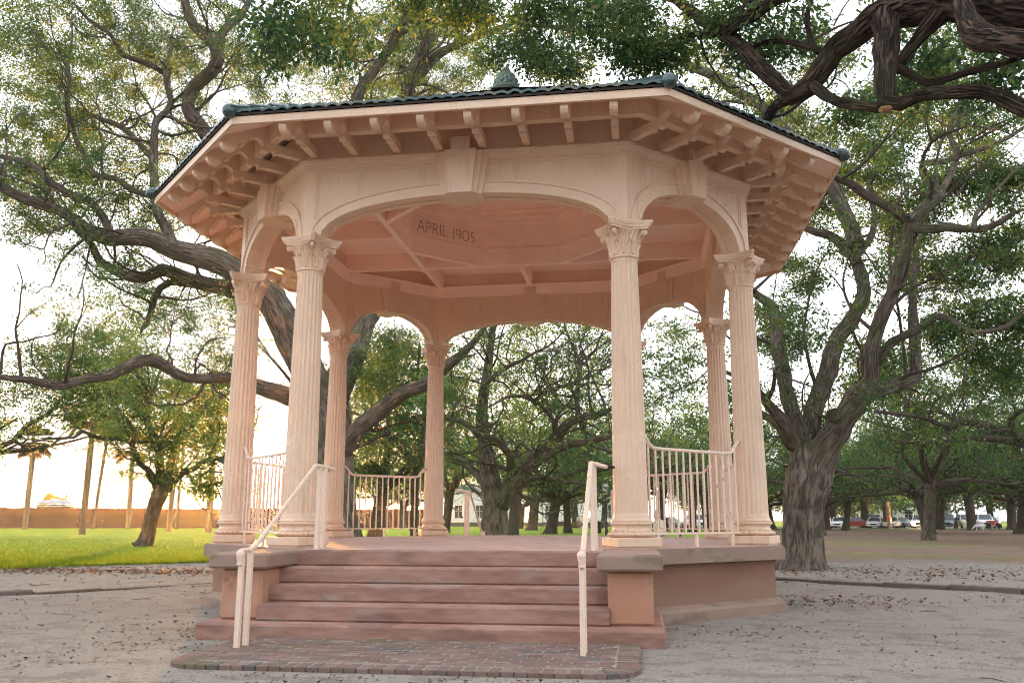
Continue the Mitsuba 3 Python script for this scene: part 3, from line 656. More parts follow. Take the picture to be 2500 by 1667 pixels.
# ---------------------------------------------------------------- trees
def spline(P, step):
    """Catmull-Rom through rows (x, y, z, r), resampled about every step metres."""
    P = np.asarray(P, float)
    Q = np.vstack([2 * P[0] - P[1], P, 2 * P[-1] - P[-2]])
    out = []
    for i in range(1, len(Q) - 2):
        n = max(2, int(np.linalg.norm(Q[i + 1, :3] - Q[i, :3]) / step))
        t = np.linspace(0, 1, n, endpoint=False)[:, None]
        p0, p1, p2, p3 = Q[i - 1], Q[i], Q[i + 1], Q[i + 2]
        out.append(0.5 * (2 * p1 + (p2 - p0) * t + (2 * p0 - 5 * p1 + 4 * p2 - p3) * t ** 2 + (3 * p1 - p0 - 3 * p2 + p3) * t ** 3))
    out.append(P[-1:])
    out = np.vstack(out); out[:, 3] = np.maximum(out[:, 3], 0.006)
    return out
def limb_mesh(S, sides, rough, seed, ridge=0.0):
    """A limb along S with lumps and lengthwise ridges: (vertices, triangles, uv), uv = (angle, metres along)."""
    v, f = tube(S[:, :3], S[:, 3], sides, caps=False)
    n = len(S)
    ang = np.arange(sides + 1) * 2 * np.pi / sides
    along = np.concatenate([[0], np.cumsum(np.linalg.norm(np.diff(S[:, :3], axis=0), axis=1))]) + seed * 1.37
    v = v.reshape(n, sides, 3); v = np.concatenate([v, v[:, :1]], 1)
    c = S[:, None, :3]; r = np.broadcast_to(S[:, 3][:, None], (n, sides + 1))
    if rough > 0:
        d = (v - c) / np.maximum(r, 1e-6)[..., None]
        amp = rough * r * (meshkit.fbm(v * (0.56 / np.maximum(0.12, S[:, 3].mean())) + seed, 3, seed) - 0.5) * 1.6
        if ridge > 0:
            q = np.stack([np.cos(ang)[None] * r * 9, np.sin(ang)[None] * r * 9, np.broadcast_to(along[:, None] * 1.7, r.shape)], -1)
            rd = np.abs(meshkit.fbm(q + seed, 3, seed + 7) - 0.5) * 2
            amp = amp - ridge * (1 - np.clip(rd * 3.2, 0, 1))
        v = v + d * amp[..., None]
    uv = np.stack(np.broadcast_arrays(ang[None], along[:, None]), -1).reshape(-1, 2)
    w = sides + 1
    i, j = np.meshgrid(np.arange(n - 1), np.arange(sides), indexing='ij')
    A = i * w + j
    f = np.stack([A, A + 1, A + w + 1, A + w], -1).reshape(-1, 4)
    k = n * w; v = np.vstack([v.reshape(-1, 3), S[:1, :3], S[-1:, :3]]); uv = np.vstack([uv, [[0, along[0]], [0, along[-1]]]])
    j = np.arange(sides)
    f = np.vstack([f[:, [0, 1, 2]], f[:, [0, 2, 3]], np.stack([np.full(sides, k), j + 1, j], 1), np.stack([np.full(sides, k + 1), (n - 1) * w + j, (n - 1) * w + j + 1], 1)])
    return v, f, uv
def wander(S, amp, seed):
    n = meshkit.fbm(S[:, :3] * 0.9 + seed, 2, seed), meshkit.fbm(S[:, :3] * 0.9 + 40 + seed, 2, seed + 1), meshkit.fbm(S[:, :3] * 0.9 + 80, 2, seed + 2)
    S = S.copy(); S[:, :3] += (np.stack(n, -1) - 0.5) * amp
    return S
def grow(skel, C, rng, rmax=0.05):
    """Twigs from the skeleton (x, y, z, r, dx, dy, dz) to the cluster centres C, nearest first. Returns (control polylines, radii)."""
    pts = skel.copy(); tw = []
    tree = cKDTree(pts[:, :3]); d, _ = tree.query(C)
    order = np.argsort(d)
    for batch in np.array_split(order, max(4, len(C) // 90)):
        tree = cKDTree(pts[:, :3]); _, idx = tree.query(C[batch])
        new = []
        for b, i in zip(batch, idx):
            a, e = pts[i, :3], C[b]
            L = np.linalg.norm(e - a)
            if L < 0.12: continue
            m = a + pts[i, 4:7] * L * 0.42 + np.array([0, 0, L * 0.10]) + rng.normal(0, 0.12 * L, 3)
            t = np.linspace(0, 1, 6)[:, None]
            p = (1 - t) ** 2 * a + 2 * t * (1 - t) * m + t ** 2 * e
            p[1:-1] += rng.normal(0, 0.035 * L, (4, 3))
            r0 = min(rmax, pts[i, 3] * 0.62, 0.007 + 0.0125 * L)
            r = r0 + (0.0035 - r0) * t[:, 0]
            tw.append((p, r))
            dd = np.diff(p, axis=0); dd /= np.linalg.norm(dd, axis=1, keepdims=True) + 1e-9
            for q in (1, 2, 3, 4, 5): new.append([*p[q], r[q], *dd[min(q, 4)]])
        if new: pts = np.vstack([pts, new])
    return tw
def twig_mesh(tw, sides=4):
    if not tw: return None
    P = np.array([t[0] for t in tw]); R = np.array([t[1] for t in tw])      # (n, 6, 3), (n, 6)
    T = np.gradient(P, axis=1); T /= np.linalg.norm(T, axis=2, keepdims=True) + 1e-9
    a = np.cross(T, np.where(np.abs(T[..., 2:]) < 0.9, [0, 0, 1.0], [1.0, 0, 0])); a /= np.linalg.norm(a, axis=2, keepdims=True) + 1e-9
    b = np.cross(T, a); ang = np.arange(sides) * 2 * np.pi / sides
    v = P[:, :, None] + R[:, :, None, None] * (np.cos(ang)[:, None] * a[:, :, None] + np.sin(ang)[:, None] * b[:, :, None])
    n, k = P.shape[:2]
    t, i, j = np.meshgrid(np.arange(n), np.arange(k - 1), np.arange(sides), indexing='ij')
    A = (t * k + i) * sides + j; B = (t * k + i) * sides + (j + 1) % sides
    f = np.stack([A, B, B + sides, A + sides], -1).reshape(-1, 4)
    return v.reshape(-1, 3), f
GREENS = np.array([[0.036, 0.072, 0.026], [0.058, 0.100, 0.032], [0.088, 0.125, 0.036], [0.125, 0.140, 0.040], [0.026, 0.062, 0.038], [0.16, 0.125, 0.045]])
def leaf_mesh(C, rad, per, size, rng, weights, bright=1.0, flat=0.6):
    """per leaves round each cluster centre: bent diamonds of two triangles, coloured leaf by leaf."""
    n = len(C)
    k = np.repeat(np.arange(n), rng.poisson(per, n))
    off = rng.normal(0, 1, (len(k), 3)); off /= np.linalg.norm(off, axis=1, keepdims=True) + 1e-9
    off *= (rng.random(len(k)) ** 0.55 * rad)[:, None] * np.array([1, 1, flat])
    p = C[k] + off
    out = off + rng.normal(0, rad * 0.55, off.shape); out[:, 2] -= rad * 0.15
    t = out / (np.linalg.norm(out, axis=1, keepdims=True) + 1e-9)
    u = rng.normal(0, 1, t.shape) + np.array([0, 0, 0.9]); u -= t * (u * t).sum(1, keepdims=True); u /= np.linalg.norm(u, axis=1, keepdims=True) + 1e-9
    s = np.cross(t, u)
    L = (size * rng.uniform(0.65, 1.3, len(k)))[:, None]; wdt = L * rng.uniform(0.36, 0.5, (len(k), 1))
    v = np.stack([p, p + t * L * 0.5 + s * wdt * 0.5 - u * L * 0.06, p + t * L - u * L * 0.14, p + t * L * 0.5 - s * wdt * 0.5 - u * L * 0.06], 1).reshape(-1, 3)
    q = np.arange(len(k)) * 4
    f = np.stack([q, q + 1, q + 2, q, q + 2, q + 3], 1).reshape(-1, 3)
    w = np.asarray(weights, float); w = w / w.sum()
    cl = rng.choice(len(GREENS), n, p=w)
    own = rng.choice(len(GREENS), len(k), p=w)
    col = 0.65 * GREENS[cl[k]] + 0.35 * GREENS[own]
    col = np.clip(col * rng.uniform(0.75, 1.3, (len(k), 1)) * bright * 1.7, 0, 0.6)
    return v, f, np.repeat(col, 4, 0)
def spawn(S, rng, n, L0, L1, rmin, rmax, lift=0.25, zmin=2.4):
    """n snaking side branches from the splines S, each forking once or twice."""
    pool = np.vstack([np.column_stack([s, np.gradient(s[:, :3], axis=0)]) for s in S])
    pool = pool[(pool[:, 3] > rmin) & (pool[:, 3] < rmax) & (pool[:, 2] > zmin)]
    if not len(pool): return []
    out = []
    w = pool[:, 3] ** 0.3
    for i in rng.choice(len(pool), n, p=w / w.sum()):
        x, y, z, r, dx, dy, dz = pool[i]
        t = np.array([dx, dy, dz]); t /= np.linalg.norm(t) + 1e-9
        d = np.cross(t, rng.normal(0, 1, 3)); d = d / (np.linalg.norm(d) + 1e-9) + t * rng.uniform(0.1, 0.7) + [0, 0, lift * rng.uniform(-0.3, 1.6)]
        d /= np.linalg.norm(d)
        L = rng.uniform(L0, L1); rr = min(r * 0.55, 0.010 + 0.014 * L); p = np.array([x, y, z]); k = 7
        pts = [[*p, rr]]
        bend = rng.normal(0, 0.22, 3)
        for j in range(k):
            d = d + rng.normal(0, 0.30, 3) + bend + [0, 0, 0.06]; d /= np.linalg.norm(d); bend = bend * 0.6 + rng.normal(0, 0.12, 3)
            p = p + d * L / k; rr *= 0.84; pts.append([*p, max(rr, 0.006)])
            if j in (2, 4) and rng.random() < 0.8:
                e = d + rng.normal(0, 0.7, 3); q = p.copy(); r2 = rr * 0.7; sub = [[*q, r2]]
                for _ in range(4):
                    e = e + rng.normal(0, 0.32, 3) + [0, 0, 0.08]; e /= np.linalg.norm(e); q = q + e * L * 0.5 / 4; r2 *= 0.78; sub.append([*q, max(r2, 0.005)])
                out.append(sub)
        out.append(pts)
    return out
def with_dirs(S):
    d = np.gradient(S[:, :3], axis=0); d /= np.linalg.norm(d, axis=1, keepdims=True) + 1e-9
    return np.column_stack([S, d])
def plant_tree(key, limbs, blobs, seed, bark='m_bark', per=26, leaf=0.075, crad=0.34, limb_clusters=220, weights=(3, 3, 2, 1, 1, 0.3), detail=1.0, rough=0.22, ridge=0.0, bright=1.0, cut=0.16, up=0.35, spread=0.75, trunk_sides=26, zmin=2.2, wob=0.35, side=0, side_len=(1.2, 3.6), scale_r=1.0, side_lift=0.25, clear=None, twigs=True):
    rng = np.random.default_rng(seed)
    S = [spline(l, max(0.05, 0.22 / detail)) for l in limbs]
    if wob > 0: S = [s if i == 0 else wander(s, wob * 0.4 * np.clip(0.3 / max(0.05, s[:, 3].mean()), 0.2, 1.2), seed + i) for i, s in enumerate(S)]
    if scale_r != 1.0:
        for s_ in S[1:]: s_[:, 3] *= scale_r
    nb0 = len(S)
    if side: S = S + [spline(l, 0.28) for l in ([q for q in spawn(S, rng, side, side_len[0], side_len[1], 0.022, 0.30, lift=side_lift, zmin=zmin) if clear is None or clear(np.asarray(q)[:, :3]).all()])]
    big = []
    for i, s in enumerate(S):
        r = s[:, 3].mean()
        sides = int(np.clip(trunk_sides * min(1, (r / 0.35)) ** 0.6, 6, 80))
        big.append(limb_mesh(s, sides if i < nb0 else (5 if detail > 0.5 else 4), (rough if r > 0.03 else 0.1) if i < nb0 else 0, seed + i, ridge * min(1, r / 0.3) if i < nb0 else 0))
    put = lambda nm, b: obj(nm, b[:2], bark, key, True, None, b[2])
    put('trunk', big[0])
    if len(big) > 1:
        for b in big[1:nb0]: put('limb', b)
        if nb0 < len(big): tag(obj('branches', join([b[:2] for b in big[nb0:]]), 'm_twig' if bark == 'm_bark_near' else 'm_bark_far', key, True), kind='stuff')
    skel = np.vstack([with_dirs(s) for s in S])
    thin = skel[(skel[:, 3] < cut) & (skel[:, 2] > zmin)]
    C = []
    if len(thin) and limb_clusters:
        w = 1 / np.maximum(thin[:, 3], 0.02) ** 0.8
        i = rng.choice(len(thin), limb_clusters, p=w / w.sum())
        C.append(thin[i, :3] + rng.normal(0, spread, (limb_clusters, 3)) + [0, 0, up])
    for x, y, z, r, n in blobs:
        q = rng.normal(0, 1, (n, 3)); q /= np.linalg.norm(q, axis=1, keepdims=True)
        C.append(np.array([x, y, z]) + q * (rng.random(n) ** 0.45 * r)[:, None] * np.array([1, 1, 0.85]))
    C = np.vstack(C); C = C[C[:, 2] > zmin]
    if clear is not None: C = C[clear(C)]
    tw = grow(skel[skel[:, 3] < 0.6], C, rng)
    tm = twig_mesh(tw, 4 if detail > 0.5 else 3)
    if tm is not None and twigs: tag(obj('twigs', tm, 'm_twig' if bark == 'm_bark_near' else 'm_bark_far', key, True), kind='stuff')
    tips = np.vstack([C] + [t[0][3:5] for t in tw[::2]]) if tw else C
    v, f, c = leaf_mesh(tips, crad, per, leaf, rng, weights, bright)
    tag(obj('crown', (v, f), 'm_leaf', key, False, c), kind='stuff')
    return len(f)
def make_oak(rng, x, y, h, dia, spread, lean=0.0, forkz=None, nl=6, low=0.0):
    """Limbs of an oak grown by rule: a short trunk that forks into snaking limbs."""
    fz = forkz or rng.uniform(2.0, 3.0)
    la = rng.uniform(0, 2 * math.pi)
    lx, ly = lean * math.cos(la), lean * math.sin(la)
    r = dia / 2
    base = [[x - lx * .2, y, -0.4, r * 1.55], [x, y, 0.12, r * 1.32], [x + lx * 0.2, y + ly * .2, 0.6, r * 1.02], [x + lx * 0.6, y + ly * .6, fz * 0.6, r * 0.95], [x + lx, y + ly, fz, r * 0.98]]
    limbs = [base]
    top = np.array([x + lx, y + ly, fz])
    a0 = rng.uniform(0, 2 * math.pi)
    for k in range(nl):
        a = a0 + k * 2 * math.pi / nl + rng.normal(0, 0.3)
        rise = rng.uniform(0.15, 1.0) if k else 1.3
        p = top - [0, 0, rng.uniform(0.1, 0.7)]; d = np.array([math.cos(a), math.sin(a), 0.55 + rise * 0.5])
        rr = r * rng.uniform(0.45, 0.65); L = spread * rng.uniform(0.8, 1.15); n = 9
        pts = [[*p, rr]]
        for i in range(n):
            d = d + rng.normal(0, 0.36, 3) * [1, 1, 0.7] + np.array([math.cos(a), math.sin(a), 0]) * 0.15
            d[2] = d[2] * 0.8 + 0.1 * rise - low * 0.06 * (i > 3)
            d /= np.linalg.norm(d)
            p = p + d * L / n
            rr *= 0.83
            pts.append([*p, max(0.02, rr)])
            if i in (2, 4, 6):
                dd = d + rng.normal(0, 0.65, 3); dd[2] = abs(dd[2]) * 0.8; q = p.copy(); r2 = rr * 0.62; sub = [[*q, r2]]
                for j in range(5):
                    dd = dd + rng.normal(0, 0.38, 3); dd[2] += 0.12; dd /= np.linalg.norm(dd); q = q + dd * L * 0.42 / 5; r2 *= 0.76; sub.append([*q, max(0.015, r2)])
                limbs.append(sub)
        limbs.append(pts)
    return limbs
LIMBS = {
 'T1': [
  [[-657,1137,22,86],[-669,1135,126,72],[-686,1133,298,69],[-700,1131,416,76]],
  [[-696,1131,404,65],[-736,1092,513,56],[-787,1051,638,51],[-837,1010,730,47],[-888,969,772,44],[-954,926,812,39],[-1059,877,834,32],[-1126,834,861,29],[-1224,787,855,23],[-1300,742,905,17],[-1383,696,929,15],[-1430,656,952,13],[-1482,615,969,9]],
  [[-690,1132,404,56],[-667,1176,519,50],[-647,1219,613,47],[-638,1261,699,44],[-602,1306,801,39],[-553,1354,976,33],[-548,1395,1160,29],[-572,1432,1399,25],[-566,1473,1620,22],[-508,1522,1835,16],[-461,1569,2061,11]],
  [[-587,1551,1646,22],[-479,1600,1796,18],[-336,1654,1891,14],[-172,1712,1989,9]],
  [[-576,1300,892,29],[-601,1271,1088,27],[-659,1238,1315,24],[-666,1211,1431,21],[-593,1197,1532,18],[-511,1183,1661,16],[-475,1163,1791,12]],
  [[-833,1112,671,36],[-899,1087,881,32],[-1004,1057,1122,28],[-1074,1032,1239,25],[-1126,1009,1326,24],[-1109,997,1384,22],[-1039,991,1442,22],[-1041,976,1515,20],[-1100,952,1572,17],[-1124,934,1629,15],[-1133,917,1690,11]],
  [[-1014,955,1424,13],[-1022,997,1563,14],[-994,1045,1657,12],[-981,1091,1762,9]],
  [[-702,1131,402,37],[-793,1075,449,30],[-846,1026,469,25],[-915,974,488,19],[-1012,918,482,16],[-1076,867,518,18],[-1095,822,513,18],[-1147,772,470,15],[-1181,725,455,13],[-1229,676,430,13],[-1259,630,438,10],[-1305,581,440,8],[-1351,533,445,6]],
  [[-1199,787,866,13],[-1243,792,933,12],[-1338,790,982,11],[-1399,794,1019,11],[-1448,798,1070,10],[-1520,800,1096,9],[-1603,800,1114,6]],
  [[-951,1024,759,30],[-1074,1031,789,23],[-1180,1041,827,22],[-1257,1054,813,18],[-1325,1069,831,17],[-1411,1081,876,15],[-1473,1097,948,11],[-1552,1110,997,6]],
  [[-1073,1057,780,13],[-1181,1072,798,12],[-1235,1095,768,11],[-1265,1121,700,9],[-1299,1146,671,5]],
  [[-1049,859,834,17],[-1079,879,878,16],[-1123,897,953,15],[-1154,918,1029,15],[-1182,938,1120,14],[-1196,961,1215,13],[-1212,984,1283,12],[-1190,1011,1353,11],[-1224,1031,1462,10],[-1227,1056,1574,6]],
  [[-1147,905,1006,11],[-1199,879,1022,10],[-1240,854,1047,9],[-1290,827,1047,9],[-1302,806,1097,8],[-1317,785,1129,7],[-1339,763,1214,6],[-1338,744,1323,6],[-1354,722,1358,5],[-1386,698,1375,4],[-1421,674,1430,3]],
  [[-1184,940,1135,11],[-1252,961,1204,10],[-1327,981,1268,9],[-1423,997,1312,8],[-1493,1017,1349,5]],
  [[-1243,1053,1477,10],[-1289,1013,1496,10],[-1331,973,1499,9],[-1335,939,1525,8],[-1342,904,1542,7],[-1384,865,1566,5],[-1412,827,1595,4]],
  [[-657,1137,298,34],[-631,1113,303,31],[-574,1093,358,27],[-497,1076,422,25],[-434,1057,456,22],[-377,1037,469,20],[-316,1017,513,18],[-283,994,527,14],[-229,974,576,10],[-181,952,637,5]],
],
 'T2': [
  [[-338,1991,-17,55],[-344,1998,56,51],[-342,2007,162,48],[-359,2013,244,40],[-374,2019,328,34],[-385,2026,387,29],[-397,2033,472,23],[-396,2041,573,21],[-381,2052,675,18],[-370,2062,779,15],[-359,2072,898,12],[-347,2082,1027,8],[-335,2092,1136,4]],
  [[-317,1994,156,33],[-256,1969,242,27],[-202,1943,302,25],[-148,1917,362,23],[-95,1891,396,21],[-61,1862,436,17],[-10,1836,463,15],[64,1812,471,12],[125,1788,503,8],[174,1761,552,4]],
  [[-210,1959,291,17],[-135,1910,331,14],[-62,1862,363,13],[2,1812,373,13],[93,1766,383,10],[170,1718,400,8],[238,1669,400,4]],
  [[-311,1995,193,19],[-278,1949,272,15],[-268,1900,325,14],[-294,1845,370,12],[-329,1790,393,11],[-368,1734,403,8],[-400,1679,440,7],[-447,1622,446,5],[-482,1566,468,3]],
  [[-361,1987,218,19],[-423,2039,284,16],[-480,2092,317,15],[-559,2141,348,13],[-614,2194,369,10],[-697,2242,409,6]],
  [[-100,1873,401,11],[-99,1842,447,10],[-123,1807,486,8],[-161,1770,512,8],[-199,1733,532,7],[-247,1694,522,5],[-301,1655,488,4],[-352,1616,472,3],[-414,1576,486,2]],
  [[-161,1764,511,8],[-116,1800,552,7],[-58,1839,581,6],[2,1878,611,6],[63,1917,641,4],[125,1956,685,3]],
  [[-417,2030,525,11],[-390,1992,585,10],[-351,1955,625,10],[-288,1922,664,8],[-219,1890,695,6],[-120,1862,732,4],[-54,1829,787,2]],
  [[-16,1835,463,10],[-14,1864,541,9],[-12,1893,601,8],[-12,1922,683,8],[-26,1949,727,6],[-59,1973,805,5],[-80,1999,892,3],[-88,2027,1002,2]],
],
 'T6': [
  [[-1107,2992,0,46],[-1102,2993,49,36],[-1092,2994,123,32],[-1074,2997,231,31],[-1064,2998,298,30]],
  [[-1067,2998,265,26],[-998,2967,297,25],[-939,2935,344,23],[-880,2903,392,20],[-806,2873,446,15],[-716,2846,484,8]],
  [[-1074,2997,282,18],[-1134,3064,370,16],[-1243,3124,362,13],[-1329,3188,361,11],[-1454,3245,393,6]],
  [[-1063,2998,290,20],[-1061,3024,418,17],[-1089,3045,524,14],[-1159,3060,614,11],[-1222,3077,688,6]],
],
 'T7': [
  [[-788,2533,-3,22],[-788,2533,84,19],[-787,2533,195,17],[-788,2533,321,17]],
  [[-787,2533,314,16],[-810,2509,380,15],[-866,2481,453,14],[-937,2451,511,13],[-984,2424,547,9],[-1060,2393,582,5]],
  [[-787,2533,314,14],[-760,2557,398,14],[-759,2577,537,13],[-775,2595,665,11],[-806,2611,779,8],[-806,2631,920,4]],
  [[-756,2537,411,11],[-712,2611,494,10],[-681,2682,563,9],[-625,2758,620,6]],
],
 'T3': [
  [[530,731,-30,76],[534,732,0,63],[536,732,11,55],[539,732,29,49],[541,732,49,46],[544,733,88,44],[553,734,156,47],[566,736,205,51],[568,736,242,44],[570,737,270,28],[571,737,281,14]],
  [[555,734,224,35],[552,748,261,27],[544,762,314,21],[539,775,344,19],[537,789,395,17],[535,803,446,18],[531,817,499,17],[529,831,552,16],[527,845,602,14],[506,856,632,11],[479,867,662,10],[452,877,704,7],[435,889,762,5]],
  [[563,736,224,39],[570,756,253,33],[582,777,301,25],[602,800,366,21],[627,823,422,21],[655,846,486,21],[688,870,546,20],[727,895,597,19],[759,920,649,18],[762,939,720,17],[744,956,775,16],[704,970,821,13],[672,985,838,11],[629,998,868,7],[586,1012,922,4]],
  [[746,883,766,20],[707,936,950,18],[603,980,1137,15],[453,1018,1300,13],[289,1053,1421,11],[100,1085,1514,9],[-87,1118,1577,6]],
  [[741,913,734,10],[796,951,799,9],[821,985,877,8],[825,1016,963,6],[857,1050,1053,3]],
  [[567,736,187,44],[579,724,223,38],[603,713,263,31],[625,703,293,27],[639,691,319,26],[664,680,358,27],[692,670,397,22],[697,657,449,18],[710,645,506,16],[723,633,549,15],[740,621,586,14],[750,609,624,14],[766,597,675,14],[779,585,717,13]],
  [[781,595,719,11],[749,575,741,11],[716,554,756,10],[679,533,774,10],[642,512,788,9],[613,492,792,8],[591,473,799,6],[571,454,816,4]],
  [[775,584,707,12],[803,559,695,10],[826,534,691,10],[851,508,673,8],[876,483,664,7],[897,457,665,6],[914,431,673,4],[936,405,674,2]],
  [[780,585,723,12],[831,606,773,11],[856,623,795,11],[842,635,830,8],[837,648,861,8],[852,664,885,7],[902,685,895,7],[942,704,914,7],[999,726,938,6],[1048,747,962,5],[1096,768,1000,4],[1154,790,1044,3]],
  [[859,626,796,8],[898,661,854,7],[921,693,901,7],[928,722,954,6],[938,752,1004,6],[967,785,1060,4],[1006,819,1127,3]],
  [[855,464,660,6],[868,482,694,5],[892,502,723,4],[932,524,761,4],[960,544,791,3],[1005,567,830,2]],
  [[688,723,377,21],[738,742,387,17],[784,759,402,16],[819,776,422,15],[829,788,475,13],[834,800,536,13],[838,812,588,11],[844,824,642,9],[860,838,707,6],[885,852,778,4]],
  [[707,686,429,12],[734,668,469,10],[765,651,490,9],[795,635,501,9],[821,617,519,8],[843,599,509,7],[867,581,485,6],[901,565,482,5],[931,548,490,5],[959,531,518,3],[984,513,536,2]],
  [[540,732,265,21],[520,708,300,16],[496,682,334,13],[468,656,363,10],[436,630,392,8],[398,603,406,5],[353,574,421,3]],
  [[530,751,276,14],[511,786,317,10],[489,821,341,9],[452,854,376,6],[407,885,391,4]],
],
 'T4': [
  [[555,-649,97,36],[565,-648,154,32],[575,-647,227,30],[582,-646,303,30],[588,-645,370,29],[582,-646,418,27],[567,-648,446,23]],
  [[577,-646,431,21],[543,-651,459,20],[513,-615,491,20],[485,-558,532,19],[461,-521,554,18],[440,-504,559,16],[426,-486,561,14],[410,-468,559,12],[397,-450,558,11],[386,-441,545,11],[374,-433,533,11],[357,-425,526,10],[348,-416,538,9],[340,-407,555,9],[329,-389,581,9],[315,-361,617,8],[303,-332,649,8],[287,-294,690,7],[270,-266,727,7],[254,-248,758,6],[226,-201,809,5],[172,-159,866,4],[92,-130,924,4],[-23,-237,854,3],[-110,-361,745,2],[-172,-430,690,2],[-190,-453,650,1],[-193,-453,619,1]],
  [[361,-425,524,7],[361,-334,560,6],[378,-170,625,7],[394,-6,689,7],[391,125,745,6]],
  [[435,-505,558,13],[424,-517,524,12],[416,-528,497,10],[411,-539,474,9],[410,-539,458,8],[411,-539,451,5]],
  [[410,-539,455,6],[422,-547,445,6],[434,-556,445,6],[445,-574,439,6],[456,-593,432,6],[465,-602,427,6],[474,-610,417,6],[484,-619,403,6],[491,-638,382,5],[505,-657,367,3]],
  [[375,-443,524,6],[387,-461,502,5],[395,-480,487,5],[400,-510,467,5],[409,-534,451,4]],
  [[419,-527,497,5],[437,-535,481,4],[449,-543,470,4],[460,-552,468,3],[475,-560,468,3],[489,-568,466,3],[507,-576,466,2],[526,-593,463,1]],
  [[467,-541,531,9],[450,-533,516,7],[441,-524,507,6],[428,-526,491,5]],
  [[542,-692,398,15],[502,-697,409,12],[477,-681,419,11],[462,-663,433,10],[457,-633,454,10],[455,-613,474,10],[461,-592,501,8],[470,-571,534,7]],
  [[421,-487,624,10],[382,-472,628,9],[364,-454,630,8],[343,-437,627,7],[329,-409,631,7],[318,-390,633,6],[308,-362,638,5],[296,-323,658,4],[264,-247,706,3],[229,-171,732,1]],
  [[382,-442,565,4],[379,-432,577,3],[378,-422,608,3],[385,-411,638,2],[395,-400,666,2]],
  [[381,-442,564,3],[370,-423,580,3],[359,-395,602,3],[346,-366,620,3],[330,-338,630,2],[315,-290,642,1]],
],
 'T5': [
  [[-1793,2086,-4,47],[-1786,2087,14,34],[-1777,2088,51,28],[-1767,2089,126,27],[-1748,2092,195,31],[-1735,2094,239,31]],
  [[-1750,2092,227,18],[-1783,2054,301,13],[-1798,2018,324,11],[-1802,1983,372,11],[-1805,1949,407,9],[-1829,1912,416,9],[-1870,1873,413,8],[-1899,1835,422,7],[-1910,1800,437,7],[-1922,1764,410,6],[-1965,1724,404,5],[-2005,1685,392,4],[-2038,1647,372,3]],
  [[-1806,1983,378,7],[-1833,1999,462,6],[-1868,2014,509,6],[-1914,2028,544,5],[-1943,2044,585,4],[-1953,2063,648,3]],
  [[-1735,2094,233,21],[-1747,2080,341,17],[-1759,2065,416,14],[-1789,2048,479,14],[-1797,2035,543,13],[-1792,2023,606,12],[-1802,2009,649,10],[-1844,1990,706,7],[-1886,1971,756,4]],
  [[-1795,2035,601,8],[-1791,2086,648,7],[-1810,2134,716,6],[-1803,2185,793,3]],
  [[-1722,2096,233,19],[-1728,2133,344,14],[-1739,2169,399,13],[-1729,2209,442,13],[-1712,2249,499,12],[-1694,2289,558,11],[-1662,2332,618,10],[-1607,2378,670,8],[-1564,2422,722,5]],
  [[-1718,2096,220,18],[-1644,2065,282,13],[-1575,2033,305,11],[-1519,1999,333,11],[-1445,1967,343,10],[-1387,1933,316,8],[-1330,1899,277,5]],
  [[-1590,2014,285,8],[-1508,1992,234,6],[-1426,1970,245,5],[-1351,1947,256,3]],
],
}
